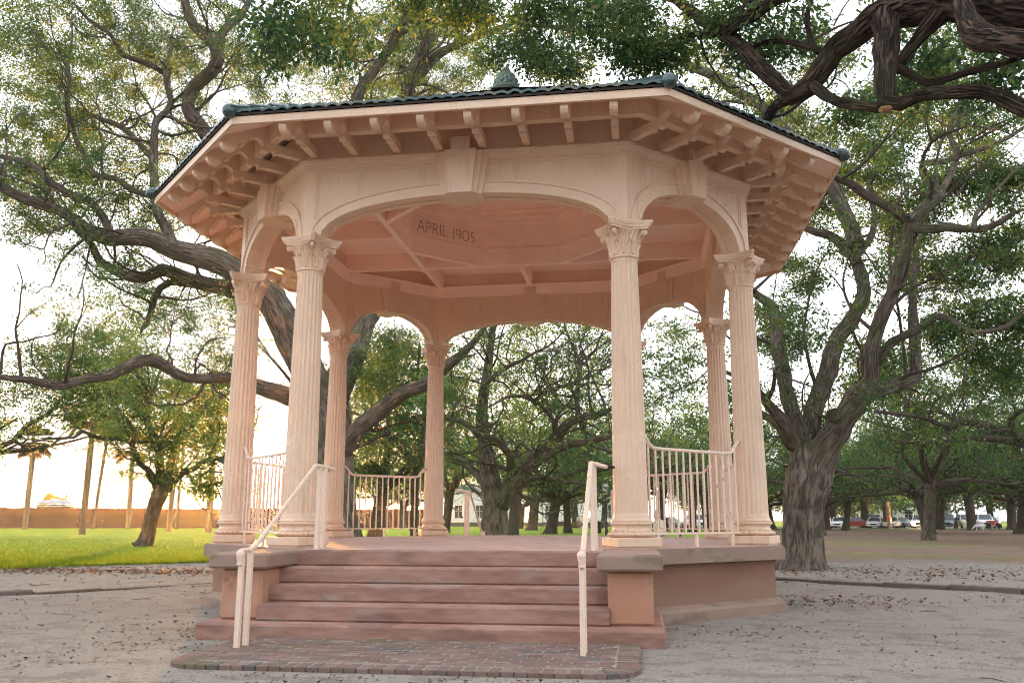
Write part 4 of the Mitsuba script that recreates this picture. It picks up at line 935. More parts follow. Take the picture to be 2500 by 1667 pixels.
BLOBS = {
 'T1': [[-16.3,9.2,15.6,1.9,195],[-14.9,10.4,14.4,1.96,195],[-15.6,9.3,12.5,1.86,195],[-14.3,11.5,16.6,1.79,143],[-13.7,9.6,11.3,1.35,117],[-12.4,11.7,12.9,1.48,104],[-13.1,12.6,16.3,1.57,104],[-11.5,13.9,17.0,1.33,78],[-12.8,10.7,10.3,1.14,65],[-11.3,11.9,10.7,1.06,65],[-11.2,14.9,15.5,1.36,78],[-9.1,16.2,17.6,1.74,104],[-7.6,16.5,18.5,1.91,117],[-6.2,17.7,19.6,1.99,104],[-14.9,8.4,9.1,0.69,28],[-5.3,16.8,19.6,2.09,117],[-7.0,15.6,18.9,1.7,91],[-3.6,17.1,18.0,1.59,65],[-8.8,15.2,18.9,1.39,65],[-16.1,9.2,10.8,1.1,65],[-6.0,16.7,17.2,1.27,78],[-4.2,17.0,17.2,1.27,65],[-7.2,15.6,16.3,0.76,39],[-12.3,12.7,17.7,1.44,78],[-14.9,9.4,9.9,0.85,52],[-14.5,10.4,16.9,1.6,78],[-13.0,13.7,7.5,1.67,91],[-14.8,13.4,8.8,0.98,39],[-11.4,13.9,6.1,1.1,58],[-10.9,13.9,8.1,0.98,45],[-5.7,11.7,5.2,0.98,65],[-4.9,10.8,6.0,0.71,52],[-11.6,16.9,19.1,1.48,78]],
 'T2': [[-3.9,22.4,8.1,2.36,85],[-1.0,21.8,8.4,2.13,85],[0.6,22.0,7.5,1.8,68],[-4.5,20.3,5.4,1.72,51],[-0.3,20.9,5.4,1.72,59],[-6.1,20.0,6.0,1.41,42],[1.8,21.1,6.8,1.42,51],[-2.8,23.5,6.7,1.55,51],[3.6,20.4,7.8,1.38,51],[3.3,21.3,6.0,1.41,42],[-2.0,23.7,4.5,1.53,34],[-4.9,24.3,3.7,1.05,21]],
 'T3': [[6.6,10.4,9.3,0.95,80],[8.2,11.7,10.8,1.23,103],[9.2,10.8,9.3,1.16,103],[10.4,9.9,9.6,1.11,103],[11.1,9.1,9.2,0.86,80],[11.4,11.2,11.5,1.19,92],[9.6,11.8,8.1,0.99,69],[10.7,10.0,7.5,0.99,92],[11.0,9.1,5.8,0.83,80],[9.9,9.9,5.7,0.88,80],[6.6,11.5,7.6,0.76,40],[6.0,11.4,5.9,0.75,46],[8.7,12.7,5.4,0.9,57],[10.8,10.1,4.7,0.87,69],[8.9,11.7,12.7,1.25,80],[10.7,12.0,12.9,1.14,80],[7.1,12.5,12.4,0.95,57],[5.8,11.3,6.6,0.54,23],[2.8,11.9,15.5,1.46,69],[0.1,12.5,16.3,1.53,69],[5.1,12.3,14.6,1.33,69],[7.5,11.6,14.5,1.27,57],[11.3,12.1,14.9,1.27,57],[9.1,10.8,11.1,1.18,69],[6.6,12.5,13.4,0.96,46],[11.5,10.1,7.9,0.8,57],[9.9,10.9,7.3,0.83,46]],
 'T4': [[0.8,-2.2,7.5,0.52,45],[1.7,-2.6,7.2,0.5,50],[2.1,-2.5,6.8,0.38,40],[3.0,-3.4,6.6,0.35,28],[3.9,-3.3,6.4,0.3,20],[5.0,-4.1,5.6,0.31,25],[5.3,-4.6,5.1,0.25,25],[-0.3,-1.9,8.0,0.49,45],[-1.0,-2.0,8.1,0.43,30],[-1.7,-4.2,6.6,0.64,24],[-2.0,-4.5,6.2,0.38,18],[-1.5,-4.5,6.0,0.52,24],[-1.9,-4.5,5.7,0.24,10],[-1.3,-3.8,6.7,0.46,18],[1.2,-0.6,7.8,0.46,40],[4.8,-1.6,6.3,0.34,22],[0.5,-0.2,8.1,0.41,40],[-0.3,0.1,8.6,0.43,30],[2.6,-2.5,6.9,0.33,26],[5.6,-4.6,5.6,0.25,15],[5.2,-3.1,5.8,0.29,25],[2.0,-3.6,6.7,0.35,25],[3.4,-2.9,6.5,0.23,18],[4.9,-3.1,6.6,0.3,16]],
 'T5': [[-18.3,20.8,5.2,1.45,60],[-19.2,20.7,6.5,1.09,34],[-17.9,22.9,6.6,1.35,60],[-16.6,23.1,4.7,1.14,40],[-17.4,20.9,4.3,0.9,30],[-18.5,19.8,7.0,1.07,30],[-16.5,23.1,6.0,0.96,30],[-14.7,19.3,2.3,0.67,20]],
 'T6': [[-11.5,30.9,5.3,1.35,35],[-9.7,29.1,6.0,1.51,40],[-12.4,31.7,3.6,0.91,20],[-11.1,30.9,7.6,1.37,30]],
 'T7': [[-9.0,25.2,7.1,1.58,50],[-8.1,26.3,8.5,1.63,50],[-9.7,24.1,8.1,1.36,40],[-6.9,26.5,7.3,1.42,40],[-8.3,26.3,5.7,1.01,20]],
}
cm = lambda L: [np.asarray(l, float) / 100 for l in L]
def sprout(name, label, cat, group=None, **kw): return thing(name, label, cat, group)
k = thing('oak_tree', 'big oak close behind the left columns, throwing long grey limbs leftward', 'tree')
plant_tree(k, cm(LIMBS['T1']), BLOBS['T1'], 11, side=170, side_len=(1.2, 3.8), scale_r=0.9, limb_clusters=760, per=32, leaf=0.092, crad=0.34, weights=(3, 3.5, 2.5, 1.0, 1, 0.35), bright=1.15, ridge=0.012, trunk_sides=30)
k = thing('oak_tree', 'old leaning oak framed by the middle rear arch, with a hollow and a pale stem', 'tree')
plant_tree(k, cm(LIMBS['T2']), BLOBS['T2'], 12, side=120, side_len=(1.5, 4), limb_clusters=220, per=14, leaf=0.14, crad=0.42, bright=1.3, weights=(3, 3, 2, 1, 1, 0.2), ridge=0.012)
k = thing('oak_tree', 'massive dark forked oak standing right of the bandstand, with a sawn knot on its trunk', 'tree')
plant_tree(k, cm(LIMBS['T3']), BLOBS['T3'], 13, side=64, limb_clusters=460, per=26, leaf=0.105, crad=0.34, weights=(3, 3, 2, 0.8, 1.2, 0.2), ridge=0.034, trunk_sides=64, detail=2.4)
T3KEY = k
k = thing('oak_tree', 'near oak whose thick dark furrowed limbs hang in from the top right corner', 'tree')
plant_tree(k, cm(LIMBS['T4']), BLOBS['T4'], 14, bark='m_bark_near', side=44, side_len=(0.8, 2.0), side_lift=1.3, limb_clusters=150, per=18, leaf=0.085, crad=0.28, weights=(3, 3, 2, 0.8, 1.8, 0.1), ridge=0.015, trunk_sides=76, detail=4.4, spread=0.4, cut=0.09, zmin=4.2, clear=lambda q: (q[:, 2] > 5.75) | (q[:, 0] > 4.9), wob=0.30, rough=0.36, bright=0.9)
T4KEY = k
k = thing('oak_tree', 'small slanting oak alone on the sunlit lawn at left', 'tree')
plant_tree(k, cm(LIMBS['T5']), BLOBS['T5'], 15, side=60, limb_clusters=300, per=22, leaf=0.15, crad=0.45, weights=(1, 2, 3, 3, 0.3, 1.2), bright=1.4, zmin=1.8)
k = thing('oak_tree', 'oak with a flared base seen through the railing of the left rear side', 'tree')
plant_tree(k, cm(LIMBS['T6']), BLOBS['T6'], 16, side=40, limb_clusters=160, per=24, leaf=0.18, crad=0.55, bark='m_bark_far')
k = thing('oak_tree', 'slim straight-trunked oak just left of the rear middle column', 'tree')
plant_tree(k, cm(LIMBS['T7']), BLOBS['T7'], 17, side=40, limb_clusters=160, per=24, leaf=0.17, crad=0.55, bark='m_bark_far')
# stumps of sawn limbs
def disc_on(center, normal, r, th=0.02):
    n = np.asarray(normal, float); n /= np.linalg.norm(n)
    c = np.asarray(center, float)
    return tube([c - n * 0.10, c - n * 0.02, c, c + n * th], [r * 1.15, r * 1.12, r * 1.02, r * 0.82], 16)
# ---------------------------------------------------------------- background oaks
OAKS = [  # x, y, height-ish spread, trunk diameter, fork height, label
 (17.2, 37.5, 7.5, 0.62, 3.3, 'slender oak alone on bare leaf litter to the right', 3, 260),
 (23.1, 83.3, 8, 0.7, 3.4, 'thin dark oak beyond the litter, second trunk right of the massive forked oak', 4, 150),
 (22.7, 91.3, 9, 1.0, 3.0, 'dark oak half hidden behind the right edge of the massive forked trunk', 4, 150),
 (29.9, 120.6, 9, 1.0, 3.2, 'grey oak at the far street edge between two darker trunks', 2, 110),
 (31.5, 110.8, 10, 0.95, 4.0, 'far oak leaning left, standing before the parked cars', 3, 130),
 (33.1, 104.9, 10, 1.05, 4.6, 'far oak with a narrow V fork in the middle of the car row', 3, 130),
 (36.0, 95.2, 10, 1.1, 4.0, 'far oak leaning right, just right of the slender oak', 3, 150),
 (37.6, 89.4, 10, 1.0, 4.2, 'far oak with limbs spreading both ways, in front of the white car', 4, 150),
 (32.0, 62.3, 10, 1.25, 3.8, 'large black oak cut by the right edge of the frame', 4, 240),
 (17.4, 95.6, 9, 1.0, 3.0, 'distant oak between the right column and the massive forked oak', 4, 150),
 (-6.3, 44.7, 9, 0.75, 3.6, 'dark trunk standing close behind the old leaning oak', 4, 230),
 (-13.0, 98.3, 8, 0.8, 3.0, 'small far oak beside the white building', 3, 90),
 (-9.1, 78.7, 10, 1.05, 3.4, 'oak with wide root flare on the lawn in front of the lit doorway', 5, 190),
 (-4.8, 55.1, 9.5, 0.85, 2.7, 'V-forked oak on a mound of litter, right of the old leaning oak', 5, 230),
 (-3.8, 59.2, 8, 0.62, 3.0, 'slim oak next to the V-forked oak', 4, 170),
 (-6.9, 112.3, 9, 0.95, 3.6, 'pale far oak in front of the white wall', 3, 100),
 (-3.8, 97.6, 8, 0.7, 3.6, 'far trunk seen between the two posts of the right front handrail', 3, 90),
 (-2.9, 107.9, 8, 0.75, 3.6, 'far trunk just left of the street lamp pole', 3, 90),
 (-14.3, 60.8, 9, 0.75, 3.6, 'dark trunk right behind the rear middle column', 4, 220),
 (3.7, 73.5, 9.5, 0.85, 3.6, 'oak behind the seated woman beyond the right railing', 4, 200),
 (6.5, 66.8, 9.5, 0.7, 4.2, 'dark straight trunk seen through the right railing', 4, 220),
 (9.0, 81.3, 9.5, 0.85, 4.0, 'dark trunk beside the rear right column', 4, 190),
 (-40.0, 31.6, 10, 1.0, 3.4, 'second oak outside the left edge, farther off, whose crown closes the sky there', 4, 480),
 (-30.5, 25.1, 9.5, 1.1, 3.4, 'oak outside the left edge whose boughs reach into the picture', 4, 520),
 (-33.0, 104.0, 9, 1.0, 3.4, 'far oak behind the left rear column', 4, 150),
 (-27.2, 94.3, 10, 1.0, 3.4, 'far oak between the left rear columns', 4, 160),
 (20.9, 28.4, 10, 1.3, 3.6, 'oak outside the right edge whose crown fills the right side', 4, 520),
 (1.9, 47.9, 10, 0.9, 4.0, 'oak behind the right front column', 5, 300),
 (57.0, 136.6, 10, 1.0, 4, 'farthest oak beyond the parked cars at right', 2, 90),
 (14.5, 52.0, 8, 0.6, 3.0, 'oak behind the massive forked trunk, a little nearer than the dark row', 3, 200),
 (23.5, 58.0, 9, 0.8, 3.2, 'oak deeper in the grove between the forked trunk and the slender oak', 3, 200),
 (27.8, 72.0, 9, 0.8, 3.2, 'oak in the grove just left behind the slender oak', 3, 180),
 (43.0, 93.0, 9, 1.0, 3.4, 'oak near the right edge standing before the white pickup', 3, 160),
 (28.0, 44.0, 9, 0.9, 3.6, 'oak at the right edge nearer than the large black oak', 3, 260),
 (12.0, 88.0, 9, 0.9, 3.2, 'far oak seen past the right column, left of the forked trunk', 3, 150),
 (-36.0, 9.0, 9.5, 1.0, 3.2, 'oak well outside the left edge on the open lawn', 3, 150),
 (-47.0, 22.0, 9.5, 1.0, 3.2, 'oak farthest outside the left edge on the open lawn', 3, 150),
 (33.0, 10.0, 9.5, 1.1, 3.2, 'oak well outside the right edge on the bare ground', 3, 150),
 (12.0, 118.0, 10, 1.0, 4, 'farthest oak beyond the street behind the right column', 2, 90),
]
for i, (x, y, sp, dia, fz, lab, nb, ncl) in enumerate(OAKS):
    r = np.random.default_rng(100 + i)
    D = math.hypot(x - 1.9, y + 12.7)
    k = thing('oak_tree', lab, 'tree')
    limbs = make_oak(r, x, y, 9, dia, sp, lean=0.5, forkz=fz, nl=7 if D < 90 else 6, low=0.6)
    lf_ = float(np.clip(0.0036 * D, 0.13, 0.42))
    plant_tree(k, limbs, [], 200 + i, bark='m_bark_far' if i not in (0,) else 'm_bark', per=(24 if x < -20 else 15) if D < 65 else 14, leaf=lf_, crad=float(np.clip(0.011 * D, 0.42, 1.05)), side=26 if D < 100 else 8, side_len=(2, 5), limb_clusters=int(ncl * (1.15 if -16 < x < 8 else 1.8)), spread=1.1, cut=dia * 0.28, up=0.75,
               weights=(4, 3, 1.5, 0.6, 1.6, 0.1) if x > -25 else (2, 3, 2, 2, 0.5, 0.8), detail=0.35, rough=0.15, trunk_sides=12, zmin=3.2 if D > 60 else (5.8 if x < -20 else 4.2), bright=1.25 if -16 < x < 12 else 1.0, wob=0, twigs=D < 72)
r = np.random.default_rng(55)
n_ = 1900
C_ = np.column_stack([r.uniform(8, 125, n_), r.uniform(129, 137, n_), r.uniform(0.6, 1, n_)])
C_[:, 2] = r.uniform(0.3, 1, n_) * (6.0 + 5.0 * meshkit.fbm(np.column_stack([C_[:, 0] * 0.12, C_[:, 1] * 0, C_[:, 0] * 0]), 3, 2))
v, f, c = leaf_mesh(C_, 1.3, 19, 0.66, r, (3, 3, 2, 0.8, 1, 0.2), 1.0)
tag(obj('distant_woods', (v, f), 'm_leaf', None, False, c), 'far green wood closing the view behind the parked cars', 'woods', kind='stuff')
# ---------------------------------------------------------------- palms
def palm(x, y, h, r, lean, seed, label):
    rng = np.random.default_rng(seed)
    k = thing('palm_tree', label, 'palm tree', None)
    S = spline([[x, y, -0.2, r * 1.25], [x + lean * 0.1, y, 0.5, r * 1.05], [x + lean * 0.45, y, h * 0.5, r], [x + lean, y, h, r * 0.95]], 0.5)
    obj('trunk', limb_mesh(S, 12, 0.12, seed)[:2], 'm_palm', k, True)
    ms, cols = [], []
    n = 34
    for i in range(n):
        a = rng.uniform(0, 2 * math.pi); el = rng.uniform(-0.9, 1.3)
        d = np.array([math.cos(a) * math.cos(el), math.sin(a) * math.cos(el), math.sin(el)])
        L = rng.uniform(1.1, 1.6)
        c = np.array([x + lean, y, h]) + d * L
        side = np.cross(d, [0, 0, 1.0]); side /= np.linalg.norm(side) + 1e-9; upv = np.cross(side, d)
        ms.append(tube([[x + lean, y, h], list(c)], 0.018, 4)); cols.append(np.tile([0.12, 0.13, 0.05], (len(ms[-1][0]), 1)))
        vs, fs = [], []
        for j, q in enumerate(np.linspace(-1.25, 1.25, 15)):
            t = d * math.cos(q) + side * math.sin(q)
            Lf = rng.uniform(1.1, 1.5) * (1 - 0.25 * abs(q) / 1.25)
            mid = c + t * Lf * 0.55; tip = c + t * Lf + np.array([0, 0, -0.28 * Lf])
            w = np.cross(t, upv); w /= np.linalg.norm(w) + 1e-9
            b = len(vs); vs += [c, mid + w * 0.07, tip, mid - w * 0.07]; fs += [[b, b + 1, b + 2], [b, b + 2, b + 3]]
        g = np.array([0.10, 0.115, 0.035]) * rng.uniform(0.7, 1.4) if el > -0.3 else np.array([0.17, 0.12, 0.05])
        ms.append((np.array(vs), np.array(fs))); cols.append(np.tile(g, (len(vs), 1)))
    v, f = join(ms)
    obj('crown', (v, f), 'm_leaf', k, False, np.vstack(cols))
palm(-69.3, 82.2, 10.2, 0.30, 0.0, 1, 'leftmost palm at the fence, with a round bushy head')
palm(-39.0, 48.1, 9.4, 0.23, 0.05, 2, 'nearest palm, its trunk planted on the lawn well before the fence')
palm(-61.4, 83.3, 12.0, 0.19, 0.9, 3, 'thin palm leaning right, just right of the nearest palm')
palm(-57.3, 83.9, 9.5, 0.27, -0.3, 4, 'short palm at the fence, left of the small slanting oak')
palm(-39.0, 60.3, 11.5, 0.22, 0.3, 5, 'palm trunk standing on the lawn right of the small slanting oak')
palm(-51.8, 84.7, 11.0, 0.17, 0.3, 6, 'very thin palm trunk just behind the lawn palm right of the slanting oak')
palm(-35.5, 60.8, 12.0, 0.25, -0.1, 7, 'palm trunk close to the left column of the bandstand')
palm(-48.3, 85.2, 11.0, 0.17, 0.2, 8, 'thin far palm trunk at the fence beside the left column')

# ---------------------------------------------------------------- construction fence, hut, digger
bsdf('m_screen', {'type': 'principledthin', 'base_color': mikit.proc(lambda p, n, uv: mix((0.085, 0.060, 0.066), (0.165, 0.070, 0.056), smoothstep(1.6, 2.7, p.z + 0.5 * fbm(p.x * 0.5, p.y * 0.5, 0.0, 3)))), 'roughness': 0.8, 'diff_trans': 0.3, 'eta': 1.3})
mat('m_steel', (0.25, 0.22, 0.2), 0.6, 0.4)
fen = thing('construction_fence', 'long construction fence hung with reddish brown screen cloth behind the lawn', 'fence')
path = np.array([(-170, 50), (-104, 76), (-76.6, 87.2), (-49.3, 93.1), (-34.0, 98.5), (-24, 103)])
seg = np.linalg.norm(np.diff(path, axis=0), axis=1); cum = np.concatenate([[0], np.cumsum(seg)])
nP = int(cum[-1] / 3.0)
rng = np.random.default_rng(21)
for i in range(nP):
    s = np.linspace(cum[-1] * i / nP, cum[-1] * (i + 1) / nP - 0.004, 9)
    x, y = np.interp(s, cum, path[:, 0]), np.interp(s, cum, path[:, 1])
    hgt = 2.85 - 0.35 * i / nP + rng.uniform(-0.08, 0.08)
    zs2 = np.linspace(0.08, hgt, 7)
    X2, Z2_ = np.meshgrid(np.arange(9), np.arange(7), indexing='ij')
    fold = (meshkit.fbm(np.stack([X2 * 0.7 + i * 9, Z2_ * 0.5, X2 * 0], -1), 3, 4) - 0.5) * 0.28
    sag = -0.10 * np.sin(np.pi * X2 / 8) * (Z2_ == 6)
    v = np.stack([x[X2], y[X2] - fold * np.sin(np.pi * X2 / 8), zs2[Z2_] + sag], -1).reshape(-1, 3)
    a = (np.arange(8)[:, None] * 7 + np.arange(6)[None]).ravel()
    obj('screen_panel', (v, np.stack([a, a + 7, a + 8, a + 1], 1)), 'm_screen', fen, True)
    x0, y0 = np.interp(cum[-1] * i / nP, cum, path[:, 0]), np.interp(cum[-1] * i / nP, cum, path[:, 1])
    obj('post', tube([(x0, y0 + 0.06, 0), (x0, y0 + 0.06, hgt + 0.08)], 0.03, 6), 'm_steel', fen)
mat('m_hut', (0.10, 0.09, 0.09), 0.7); mat('m_hutroof', (0.25, 0.29, 0.33), 0.6); mat('m_white', (0.68, 0.69, 0.70), 0.5); mat('m_yellow', (0.62, 0.33, 0.03), 0.4, 0.5); mat('m_black', (0.02, 0.02, 0.022), 0.6); mat('m_glass', (0.03, 0.045, 0.055), 0.08, 0.8); mat('m_red', (0.45, 0.03, 0.03), 0.35, 0.5); mat('m_chrome', (0.5, 0.5, 0.5), 0.25, 0.5, metallic=0.9)
hut = thing('site_hut', 'site hut with pale hipped roof standing behind the construction fence', 'hut')
rot = math.radians(-12)
def at2(m, x, y, rz=0.0): return xf(m, rz, (x, y, 0))
obj('walls', at2(box(-2.0, 2.0, -1.3, 1.3, 0.1, 3.05), -75.1, 95.5, rot + 0.65), 'm_hut', hut)
obj('trim', at2(box(-2.06, 2.06, -1.36, 1.36, 2.85, 2.93), -75.1, 95.5, rot + 0.65), 'm_white', hut)
h = trimesh.convex.convex_hull(np.array([[x, y, z] for x, y, z in [(-2.1, -1.4, 3.2), (2.1, -1.4, 3.2), (2.1, 1.4, 3.2), (-2.1, 1.4, 3.2), (-2.1, -1.4, 3.28), (2.1, -1.4, 3.28), (2.1, 1.4, 3.28), (-2.1, 1.4, 3.28), (-1.3, 0, 3.72), (1.3, 0, 3.72)]]))
obj('roof', at2((np.array(h.vertices), np.array(h.faces)), -75.1, 95.5, rot + 0.65), 'm_hutroof', hut)
for s in (-1.1, 0.0, 1.1): obj('vent', at2(box(s - 0.3, s + 0.3, -1.33, -1.29, 2.96, 3.12), -75.1, 95.5, rot + 0.65), 'm_hut', hut)
dg = thing('excavator', 'orange yellow excavator arm rising above the site hut', 'excavator')
def dgm(m): return at2(m, -86.2, 111.1, 0.65)
def side_plate(pts, w): 
    v, f = prism(Polygon(pts), -w / 2, w / 2)
    return np.column_stack([v[:, 0], v[:, 2], v[:, 1]]), f
obj('boom', dgm(side_plate([(-2.9, 2.2), (-2.2, 2.0), (-0.75, 4.1), (-0.55, 4.75), (-0.7, 5.05), (-1.0, 5.15), (-1.45, 4.95), (-1.75, 4.3)], 0.5)), 'm_yellow', dg)
obj('stick', dgm(side_plate([(-1.1, 4.95), (-0.8, 4.4), (0.95, 4.05), (1.1, 4.25)], 0.4)), 'm_yellow', dg)
obj('bucket', dgm(side_plate([(0.75, 4.0), (1.3, 4.0), (1.5, 4.9), (1.15, 4.95), (1.2, 4.45)], 0.8)), 'm_yellow', dg)
obj('cylinder', dgm(tube([(-0.9, 0, 5.02), (0.5, 0, 4.95)], 0.06, 8)), 'm_chrome', dg)
obj('cab', dgm(box(-4.6, -3.0, -0.8, 0.8, 1.1, 2.9, 0.1)), 'm_yellow', dg)
obj('counterweight', dgm(box(-6.0, -4.7, -1.2, 1.2, 1.0, 2.0, 0.15)), 'm_yellow', dg)
for s in (-1, 1): obj('track', dgm(box(-6.0, -2.4, s * 1.1 - 0.3, s * 1.1 + 0.3, 0.0, 0.9, 0.25)), 'm_black', dg)

# ---------------------------------------------------------------- street with parked cars
mat('m_street', lambda p, n, uv: mix((0.10, 0.10, 0.105), (0.17, 0.165, 0.16), fbm(p.x, p.y, 0.0, 3)), 0.85, 0.2)
tag(obj('street', box(2, 160, 101.5, 126, -0.2, 0.05), 'm_street'), 'pale asphalt street beyond the park at right', 'street', kind='structure')
def wheel_mesh(r=0.33, w=0.2):
    v, f = lathe([(r * 0.55, -w / 2), (r * 0.95, -w / 2), (r, -w * 0.3), (r, w * 0.3), (r * 0.95, w / 2), (r * 0.55, w / 2)], 18)
    return v[:, [2, 0, 1]], f[:, ::-1]
def hub_mesh(r=0.19, w=0.21):
    v, f = lathe([(r * 0.2, -w / 2), (r, -w / 2 + 0.01), (r, w / 2 - 0.01), (r * 0.2, w / 2)], 14)
    return v[:, [2, 0, 1]], f[:, ::-1]
CARP = {}
def carpaint(c):
    n = 'm_car_%d_%d_%d' % tuple(int(q * 100) for q in c)
    if n not in scene: mat(n, c, 0.22, 0.5, clearcoat=0.8, clearcoat_gloss=0.9)
    return n
bsdf('m_lamp_lit', {'type': 'diffuse', 'reflectance': rgb(0.8, 0.75, 0.6)})
def car(x, y, rz, color, label, kind='sedan', lit=False, truck=False):
    k = thing('parked_car', label, 'car', None)
    m = carpaint(color)
    hgt = {'sedan': 1.42, 'suv': 1.75, 'pickup': 1.8}[kind]; L = {'sedan': 4.5, 'suv': 4.7, 'pickup': 5.3}[kind]; w = {'sedan': 0.88, 'suv': 0.95, 'pickup': 0.98}[kind]
    belt = hgt * 0.60; y0, y1 = -L / 2, L / 2
    P = lambda mm: xf(mm, rz, (x, y, 0.05))
    low = []
    for yy, zz, ww in ((y0, 0.45, w * .86), (y0 + 0.02, belt * 0.72, w * .86), (y0 + 0.25, 0.3, w * .96), (y0 + 0.35, belt * 0.9, w * .93), (y0 + 1.2, belt, w), (y1 - 0.25, belt, w * .95), (y1, belt * 0.85, w * .86), (y1, 0.45, w * .88), (y1 - 0.25, 0.3, w * .95), (0, 0.28, w), (0, 0.6, w * 1.01)):
        low += [[ww, yy, zz], [-ww, yy, zz]]
    h1 = trimesh.convex.convex_hull(np.array(low)); obj('body', P((np.array(h1.vertices), np.array(h1.faces))), m, k)
    c0, c1, t0, t1 = {'sedan': (y0 + 1.15, y1 - 0.55, y0 + 1.95, y1 - 1.35), 'suv': (y0 + 1.15, y1 - 0.1, y0 + 1.85, y1 - 0.45), 'pickup': (y0 + 1.35, y0 + 3.3, y0 + 2.0, y0 + 3.1)}[kind]
    hull = lambda q: (lambda hh: (np.array(hh.vertices), np.array(hh.faces)))(trimesh.convex.convex_hull(np.array(q)))
    cab = [[s * w * .93, c0, belt - .01] for s in (-1, 1)] + [[s * w * .93, c1, belt - .01] for s in (-1, 1)] + [[s * w * .74, t0, hgt] for s in (-1, 1)] + [[s * w * .74, t1, hgt] for s in (-1, 1)]
    obj('cabin', P(hull(cab)), m, k)
    def pane(a, b, c, d, off):
        q = np.array([a, b, c, d], float); q = q + (q.mean(0) - q) * 0.12; n = np.cross(q[1] - q[0], q[2] - q[0]); n /= np.linalg.norm(n); n *= 1 if n @ off > 0 else -1
        return hull(np.vstack([q - n * 0.01, q + n * 0.012]))
    obj('windshield', P(pane([-w * .93, c0, belt], [w * .93, c0, belt], [w * .74, t0, hgt], [-w * .74, t0, hgt], np.array([0, -1.0, .5]))), 'm_glass', k)
    obj('rear_window', P(pane([-w * .93, c1, belt], [w * .93, c1, belt], [w * .74, t1, hgt], [-w * .74, t1, hgt], np.array([0, 1.0, .5]))), 'm_glass', k)
    for s in (-1, 1):
        obj('side_window', P(pane([s * w * .93, c0 + .1, belt], [s * w * .93, c1 - .1, belt], [s * w * .74, t1, hgt], [s * w * .74, t0, hgt], np.array([s, 0, .2]))), 'm_glass', k)
        for yy in (y0 + 0.85, y1 - 0.85):
            wh = obj('wheel', P((lambda v: (v[0] + [s * (w - 0.08), yy, 0.33], v[1]))(wheel_mesh())), 'm_black', k, 40)
            obj('hubcap', P((lambda v: (v[0] + [s * (w - 0.075), yy, 0.33], v[1]))(hub_mesh())), 'm_chrome', wh, 40)
        hl = obj('headlight', P(box(s * w * .68 - 0.17, s * w * .68 + 0.17, y0 - 0.02, y0 + 0.12, belt * 0.62, belt * 0.62 + 0.15, 0.02)), 'm_lamp_lit' if lit else 'm_white', k)
        if lit: scene[hl]['emitter'] = {'type': 'area', 'radiance': rgb(160, 110, 60)}
        obj('tail_light', P(box(s * w * .75 - 0.1, s * w * .75 + 0.1, y1 - 0.08, y1 + 0.02, belt * 0.7, belt * 0.7 + 0.15, 0.02)), 'm_red', k)
    obj('grille', P(box(-w * .45, w * .45, y0 - 0.015, y0 + 0.1, 0.42, belt * 0.68, 0.02)), 'm_black', k)
    obj('bumper', P(box(-w * .9, w * .9, y0 - 0.05, y0 + 0.2, 0.28, 0.42, 0.03)), m, k)
    if kind == 'pickup': obj('bed_rail', P(box(-w * .93, w * .93, c1, y1 - 0.05, belt - 0.02, belt + 0.06)), m, k)
W_, SILV, BEIGE, DK = (0.7, 0.7, 0.7), (0.38, 0.39, 0.41), (0.52, 0.46, 0.38), (0.05, 0.055, 0.065)
TW = -math.radians(22)
car(27.5, 106.2, TW, W_, 'white car showing left of the thin dark oak at right', 'sedan')
car(30.4, 109.5, 1.3, (0.42, 0.06, 0.05), 'dark red car at the far street, left of the far oak leaning left', 'sedan')
car(32.0, 106.8, TW, W_, 'white car left of the narrow V forked far oak', 'sedan')
car(33.2, 112.9, TW, DK, 'dark car behind the white car left of the V forked far oak', 'suv')
car(33.9, 106.0, TW, W_, 'white car right of the narrow V forked far oak', 'sedan')
car(35.7, 109.5, 0.5, SILV, 'silver hatchback turned sideways in the middle of the row', 'sedan')
car(37.0, 105.0, TW, W_, 'white van-like car with both headlights on', 'suv', lit=True)
car(41.2, 108.1, TW, (0.09, 0.13, 0.17), 'dark blue car half hidden to the left of the beige car', 'suv')
car(42.9, 106.5, TW + 0.25, BEIGE, 'beige car right of the oak that leans right', 'suv')
car(45.2, 107.0, TW + 0.2, W_, 'white sport utility car behind the oak with spreading limbs', 'suv')
car(47.4, 110.0, TW, W_, 'white car seen behind the red motorcycle', 'sedan')
car(49.4, 107.2, TW, (0.75, 0.74, 0.73), 'white pickup truck with a blue tinted windshield at the right end', 'pickup')
car(2.7, 108.6, 1.4, W_, 'white car behind the seated woman', 'sedan')
car(6.0, 108.0, 0.9, SILV, 'silver car left of the trunk beyond the right railing', 'sedan')
car(9.6, 107.5, 0.3, W_, 'white car facing out between two trunks beyond the right railing', 'suv')
# red motorcycle
mc = thing('motorcycle', 'red motorcycle parked between two white cars at right', 'motorcycle')
M = lambda m: xf(m, 0.5, (44.4, 101.9, 0.06))
for yy in (-0.75, 0.7):
    wv_, wf_ = lathe([(0.24, -0.06), (0.31, -0.05), (0.32, 0), (0.31, 0.05), (0.24, 0.06)], 18)
    obj('wheel', M((wv_[:, [2, 0, 1]] + [0, yy, 0.32], wf_[:, ::-1])), 'm_black', mc, 40)
obj('body', M(trimesh.convex.convex_hull(np.array([[s * .2, y, z] for s in (-1, 1) for y, z in ((-0.6, .75), (-0.5, 1.0), (.2, .85), (.1, .4), (-.3, .35))]))), 'm_red', mc)
obj('tail', M(trimesh.convex.convex_hull(np.array([[s * .16, y, z] for s in (-1, 1) for y, z in ((.0, .8), (.9, .92), (.95, .75), (.1, .6))]))), 'm_red', mc)
obj('seat', M(box(-0.14, 0.14, -0.05, 0.6, 0.86, 0.95, 0.03)), 'm_black', mc)
